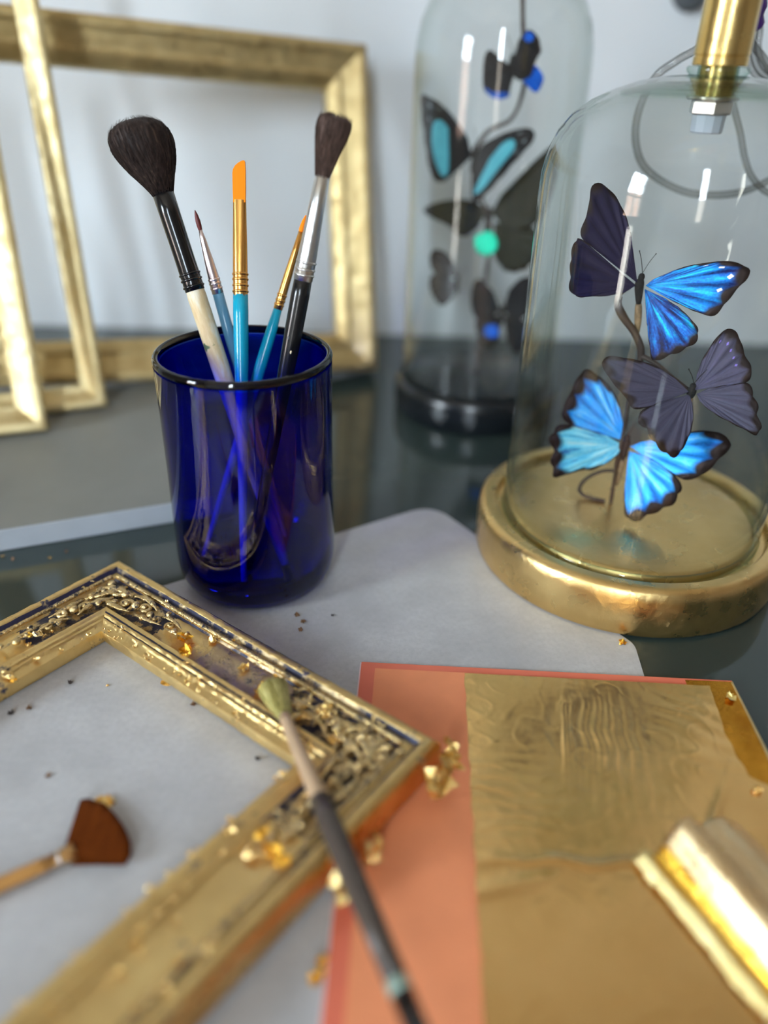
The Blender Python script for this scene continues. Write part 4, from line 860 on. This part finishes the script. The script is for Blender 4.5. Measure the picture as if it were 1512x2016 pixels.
# ================================================================== BOOK OF LEAF
bk = thing('leaf_book', 'open booklet of coral tissue carrying one wrinkled sheet of gold leaf', 'booklet', (-.0087, .2827, .0005))
bk.rotation_euler = (0, 0, math.atan2(-.0059, .1616))
def sheet(name, x0, x1, y0, y1, z, th, mat, parent, wob=.00015, nx=14, ny=16):
    V = []
    for s in (1, 0):
        for j in range(ny+1):
            for i in range(nx+1):
                x = x0+(x1-x0)*i/nx; y = y0+(y1-y0)*j/ny; V.append((x, y, z+s*th+wob*noise.noise(Vector((x*18, y*18, z*900)))))
    w, k = nx+1, (nx+1)*(ny+1); F = []
    for j in range(ny):
        for i in range(nx):
            a = j*w+i; F += [(a, a+1, a+w+1, a+w), (k+a+w, k+a+w+1, k+a+1, k+a)]
    ring = [i for i in range(nx+1)]+[j*w+nx for j in range(1, ny+1)]+[ny*w+i for i in range(nx-1, -1, -1)]+[j*w for j in range(ny-1, 0, -1)]
    F += [(ring[i], k+ring[i], k+ring[(i+1) % len(ring)], ring[(i+1) % len(ring)]) for i in range(0)]
    F += [(ring[(i+1) % len(ring)], ring[i], k+ring[i], k+ring[(i+1) % len(ring)]) for i in range(len(ring))]
    return mesh(name, V, F, mat, parent, True, None, False, 40)
sheet('back_pages', -.0006, .1722, -.186, -.0002, .0002, .0008, M_spine, bk)
sheet('cover', 0, .1725, -.1865, 0, .0010, .0002, M_cover, bk)
sheet('tissue_leaf', .0066, .164, -.186, -.0042, .00135, .00012, M_tissue, bk, .0002)
sheet('amber_margin', .1505, .1715, -.15, -.0015, .00165, .00014, M_under, bk, .0005, 16, 40)
g = G(); g.tube(smooth_path([(.1718, -.0015, .0016), (.1722, -.04, .0019), (.1724, -.08, .0017), (.1724, -.15, .0016)], 12), .0006, 6); g.done('folded_edge', M_gold_pale, bk)
# gold leaf sheet
def leaf_right(y): # local x of the right edge (wavy) as the sheet runs down the book
    k = [(-.000, .1607), (-.017, .1595), (-.035, .1580), (-.049, .1588), (-.058, .1600), (-.062, .1655), (-.066, .1740), (-.075, .1790), (-.19, .1790)]
    for (a, xa), (b_, xb) in zip(k, k[1:]):
        if y >= b_: return xa+(xb-xa)*((y-a)/(b_-a))
    return k[-1][1]
def wrinkle(x, y):
    z = 0.0
    q = Vector((x, y, 0))
    # fan of upright folds in the middle
    d = x-.112-.10*(y+.05)+.004*noise.noise(Vector((y*70, 1, 1))); env = math.exp(-((x-.106)/.015)**2)*math.exp(-((y+.042)/.026)**2)
    z += env*.00044*math.sin(d*1150+1.5*noise.noise(q*70))
    d = x-.088-.12*(y+.05); z += .0009*math.exp(-(d/.0011)**2)*math.exp(-((y+.043)/.022)**2)
    # level ripples along the left margin
    env = math.exp(-((x-.055)/.022)**2)*math.exp(-((y+.072)/.022)**2)
    z += env*.00015*math.sin(y*1050+3*noise.noise(q*60))
    # slanting folds by the right margin
    env = math.exp(-((x-.148)/.018)**2)*math.exp(-((y+.030)/.024)**2)
    z += env*.00034*math.sin((y+.55*x)*620+2.5*noise.noise(q*50))
    # long crease across
    yy = -.1005+.06*(x-.1)+.003*noise.noise(Vector((x*60, 3, 0)))
    z += .0013*math.exp(-((y-yy)/.0020)**2)*(.35+.65*math.exp(-((x-.085)/.03)**2))
    yy = -.112+.30*(x-.06); z += .0009*math.exp(-((y-yy)/.0035)**2)*math.exp(-((x-.055)/.022)**2)
    d = (x-.142)-.55*(y+.075); z += .0009*math.exp(-(d/.0018)**2)*math.exp(-((y+.078)/.018)**2)
    z += .00018*noise.noise(q*40)+.00005*noise.noise(q*150)+.00002*noise.noise(q*420)
    rdg = 1-abs(noise.noise(q*85+Vector((3, 8, 1)))); z += .00013*max(0, rdg-.88)/.12
    return z
nx, ny = 190, 230; V = []
for j in range(ny+1):
    y = -.0056-.181*j/ny; xl = .0481+.0006*noise.noise(Vector((y*120, 0, 5))); xr = leaf_right(y)+.0007*noise.noise(Vector((y*160, 0, 9)))
    for i in range(nx+1):
        x = xl+(xr-xl)*i/nx; V.append((x, y, .0025+.62*wrinkle(x, y)+(.0006*max(0, (x-.150)/.02) if y < -.05 else 0)))
w = nx+1; F = [(j*w+i, (j+1)*w+i, (j+1)*w+i+1, j*w+i+1) for j in range(ny) for i in range(nx)]
mesh('gold_leaf', V, F, M_sheet, bk)

# curled sheet of leaf, rolled up along its torn edge
cu = thing('curled_leaf', 'rolled up gold leaf with a torn yellow edge lying on the gold sheet', 'gold leaf', (.1033, .1804, .0029))
ca = Vector((.4390, -.8985, 0)); cn = Vector((.8985, .4390, 0))
cu.matrix_world = Matrix(((ca.x, cn.x, 0, .1033), (ca.y, cn.y, 0, .1804), (0, 0, 1, .0030), (0, 0, 0, 1)))
def strip(name, prof, L0, L1, mat, n_=44, wob=.0006, rag_=0.0, sd=0):
    P = smooth_path([(0, y, z) for y, z in prof], 6); k = len(P); V = []
    for i in range(n_+1):
        s = L0+(L1-L0)*i/n_
        for j, q in enumerate(P):
            w_ = wob*noise.noise(Vector((s*60, j*.25, sd)))
            y = q.y+w_; z = q.z+w_*.8
            if rag_ and j >= k-4: y -= rag_*abs(noise.noise(Vector((s*420, sd, 2))))*(j-k+5)/4; z += rag_*.5*noise.noise(Vector((s*380, 4, sd)))
            sx = s+(.0018*noise.noise(Vector((j*.4, 1, sd))) if i in (0,) else 0)+(.0035*(q.y) if False else 0)
            V.append((sx, y, max(z*(1.22-6.0*s), .0002)))
    F = [(i*k+j, i*k+j+1, (i+1)*k+j+1, (i+1)*k+j) for i in range(n_) for j in range(k-1)]
    o = mesh(name, V, F, mat, cu); md = o.modifiers.new('thick', 'SOLIDIFY'); md.thickness = .0002; md.offset = 0; return o
strip('rolled_sheet', [(.036, .0003), (.031, .0030), (.0265, .0062), (.0225, .0074), (.0190, .0072), (.0155, .0080), (.0110, .0116), (.0075, .0142), (.0052, .0146), (.0032, .0134), (.0012, .0110), (-.0006, .0086), (-.0016, .0072)], -.001, .075, M_roll, wob=.0003)
strip('inner_fold', [(-.0014, .0070), (-.0024, .0058), (-.0040, .0040), (-.0060, .0026)], -.0005, .060, M_curl_refl, wob=.0006, sd=4)
strip('torn_edge', [(-.0056, .0030), (-.0072, .0044), (-.0094, .0036), (-.0112, .0016)], -.003, .056, M_curl_lip, wob=.0009, rag_=.0022, sd=7)

# ================================================================== LOOSE BRUSHES
t = thing('fan_brush', 'small fan brush with russet hair and wooden handle lying on the paper', 'paint brush', (-.1083, .1752, .0006))
jx = Vector((-.1083, .1752, 0)); fan = [(-.1116, .1980), (-.1088, .1988), (-.1035, .1972), (-.0982, .1938), (-.0935, .1890), (-.0897, .1842), (-.0878, .1806), (-.0865, .1770), (-.0868, .1722)]
V, F = [], []; m_ = 8; P = [Vector((x, y, 0))-jx for x, y in fan]; P = smooth_path(P, 5); k = len(P)
a0, a1 = Vector((-.0012, .0022, 0)), Vector((.0016, -.0024, 0))
for lay in (1, -1):
    for i in range(k):
        b0 = a0.lerp(a1, i/(k-1))
        for j in range(m_+1):
            s = j/m_; q = b0.lerp(P[i]*(1+.03*noise.noise(Vector((i*1.7, 0, 3)))*(s > .9)), s); hgt = .0016*(1-s)+.0008
            V.append((q.x, q.y, .0030+lay*hgt+.00018*s*math.sin(i*1.3)+.0003*noise.noise(Vector((i*.9, s*3, 1)))))
w = m_+1; kk = k*w
for i in range(k-1):
    for j in range(m_): a = i*w+j; F += [(a, a+1, a+w+1, a+w), (kk+a+w, kk+a+w+1, kk+a+1, kk+a)]
    F.append((i*w+m_, kk+i*w+m_, kk+(i+1)*w+m_, (i+1)*w+m_))
mesh('bristles', V, F, M_hair_fan, t, True, None, True)
hd = Vector((-.83, -.555, 0)).normalized(); M_wood = simple('honey_wood', (.45, .22, .06), .38, vary=.15, vscale=120, stretch=(1, 1, 1))
M_copperdull = simple('dull_copper', (.52, .30, .12), .35, .9)
q0 = Vector((0, 0, .0034))
g = G(); g.tube([q0-hd*.0026, q0-hd*.0010, q0+hd*.0012, q0+hd*.0042, q0+hd*.0055], [.0034, .0033, .0029, .0026, .0025], 20, True, (.75, 1)); f_ = g.done('ferrule', M_copperdull, t)
g = G(); g.tube([q0+hd*.0026, q0+hd*.0032], [.0031, .0031], 20, True, (.75, 1)); g.done('crimp_ring', M_silver, f_)
g = G(); g.tube([q0+hd*s for s in (.0045, .010, .022, .035, .06, .10)], [.0024, .0026, .0027, .0025, .0019, .0012], 18); g.done('handle', M_wood, t)

t = thing('gilding_brush', 'brush with olive bristles and dark brown handle lying across the frame being gilded', 'paint brush', (0, 0, 0))
tip, end = Vector((-.0453, .2465, .0190)), Vector((.0114, .1126, .0262)); dx = (end-tip).normalized()
t.matrix_world = axis_matrix(tip, dx, (1, 0, 0))
M_tanf = simple('tan_copper_ferrule', (.58, .40, .25), .4, .35, vary=.12)
M_darkwood = simple('dark_walnut_handle', (.060, .044, .035), .38, vary=.3, vscale=60, stretch=(1, 1, .15), bump=.1)
M_greenband = simple('pale_green_band', (.25, .34, .28), .4)
hp = [(.0056, 0), (.0061, .0012), (.0057, .005), (.0046, .0105), (.0034, .0165), (.0026, .0205)]
g = G(); g.lathe([(0, .0010)]+hp, 36)
g.v = [(x*(1+.15*noise.noise(Vector((math.atan2(y, x)*3, 2, z*40)))), y*.72*(1+.15*noise.noise(Vector((math.atan2(y, x)*3, 2, z*40)))), z+.0018*noise.noise(Vector((math.atan2(y, x)*4, 1, 1)))*max(0, 1-z/.006)) for x, y, z in g.v]
hb = g.done('bristles', M_hair_green, t)
g = G(); hair_strands(g, list(reversed(hp)), 240, rnd, .00022, over=-.0022, flat=.72, jit=.15); stuff(g.done('loose_hairs', M_hair_green, hb, False))
g = G(); flake_geo(g, (.0038, -.002, .003), .0045, rnd); g.done('leaf_flake', M_gold_flake, t, False)
g = G(); g.lathe([(0, .0195), (.0025, .0196), (.0026, .024), (.0028, .040), (.0031, .055), (.0034, .0655), (.0033, .0662), (0, .0662)], 32); g.done('ferrule', M_tanf, t)
g = G(); g.lathe([(0, .0640), (.0036, .0648), (.0040, .075), (.0041, .092), (.0038, .115), (.0034, .1345), (0, .1345)], 32); g.done('handle', M_darkwood, t)
g = G(); g.lathe([(0, .1345), (.0034, .1345), (.0035, .1365), (.0034, .1385), (0, .1385)], 32); g.done('colour_band', M_greenband, t)
g = G(); g.lathe([(0, .1385), (.0034, .1385), (.0031, .155), (.0026, .175), (.0014, .186), (0, .188)], 32); g.done('handle_end', M_blackh, t)

# ================================================================== LOOSE CRUMBS OF LEAF ON THE SURFACES
M_crumb = simple('brown_crumb', (.20, .10, .045), .6, vary=.4, vscale=700)
M_crumb_dark = simple('dark_crumb', (.05, .035, .03), .6, vary=.4, vscale=700)
rnd = random.Random(77)
for (x, y, z, s, mt, lb) in [
    (-.1583, .2449, .0005, .0026, M_crumb_dark, 'dark crumb on the paper inside the frame, nearest the left border'),
    (-.1518, .2479, .0005, .0024, M_crumb, 'brown crumb on the paper inside the frame, beside the left border crumb'),
    (-.1395, .2645, .0005, .0026, M_crumb_dark, 'dark curled crumb on the paper below the far frame corner'),
    (-.1226, .2635, .0005, .0014, M_gold_flake, 'tiny bright speck of leaf on the paper below the far corner'),
    (-.0957, .2662, .0005, .0062, M_gold_flake, 'crumpled gold flake on the paper against the inner edge of the long rail'),
    (-.0817, .2529, .0005, .0026, M_crumb, 'brown crumb on the paper under the middle of the long rail'),
    (-.1297, .2121, .0005, .0022, M_crumb, 'pale brown crumb on the paper above the fan brush at left'),
    (-.0486, .2233, .0005, .0022, M_crumb_dark, 'dark crumb on the paper by the inner right corner of the frame'),
    (-.0430, .3179, .0005, .0030, M_crumb, 'brown crumb in front of the blue tumbler, farthest of the three'),
    (-.0393, .3126, .0005, .0028, M_crumb, 'brown crumb in front of the blue tumbler, middle of the three'),
    (-.0399, .3062, .0005, .0024, M_crumb, 'brown crumb in front of the blue tumbler, nearest of the three'),
    (-.0249, .3186, .0005, .0018, M_crumb_dark, 'lone tiny crumb on the paper right of the three brown crumbs'),
    (.1195, .3030, .0005, .0042, M_amber_flake, 'amber flake at the foot of the gilded dome base'),
    (-.0148, .1401, .0005, .0058, M_amber_flake, 'gold flake on the paper beside the coral booklet, larger one'),
    (-.0173, .1361, .0005, .0045, M_amber_flake, 'gold flake on the paper beside the coral booklet, nearer smaller one'),
    (-.1034, .1998, .0005, .0072, M_gold_flake, 'pale gold flake stuck at the tip of the fan brush'),
    (-.2138, .3644, .0002, .0020, M_gold_flake, 'gold speck on dark glass before the grey board, leftmost of four'),
    (-.2069, .3617, .0002, .0018, M_crumb, 'brown speck on dark glass before the grey board, second from left'),
    (-.1871, .3641, .0002, .0018, M_gold_flake, 'gold speck on dark glass before the grey board, third from left'),
    (-.1803, .3707, .0002, .0018, M_crumb, 'brown speck on dark glass before the grey board, rightmost of four'),
    (.1583, .2639, .0026, .0050, M_curl_lip, 'pale flake on the amber right margin of the booklet'),
    (.1490, .2116, .0034, .0040, M_gold_flake, 'bright gold nugget on the right edge of the gold sheet')]:
    g = G(); flake_geo(g, (0, 0, 0), s, rnd, .5 if s > .003 else .8)
    zmin = min(q[2] for q in g.v); g.v = [(a, b_, c-zmin) for a, b_, c in g.v]
    o = g.done('leaf_crumb', mt, None, False); o.location = (x, y, z); tag(o, lb, 'flake', 'loose crumbs and flakes of leaf')
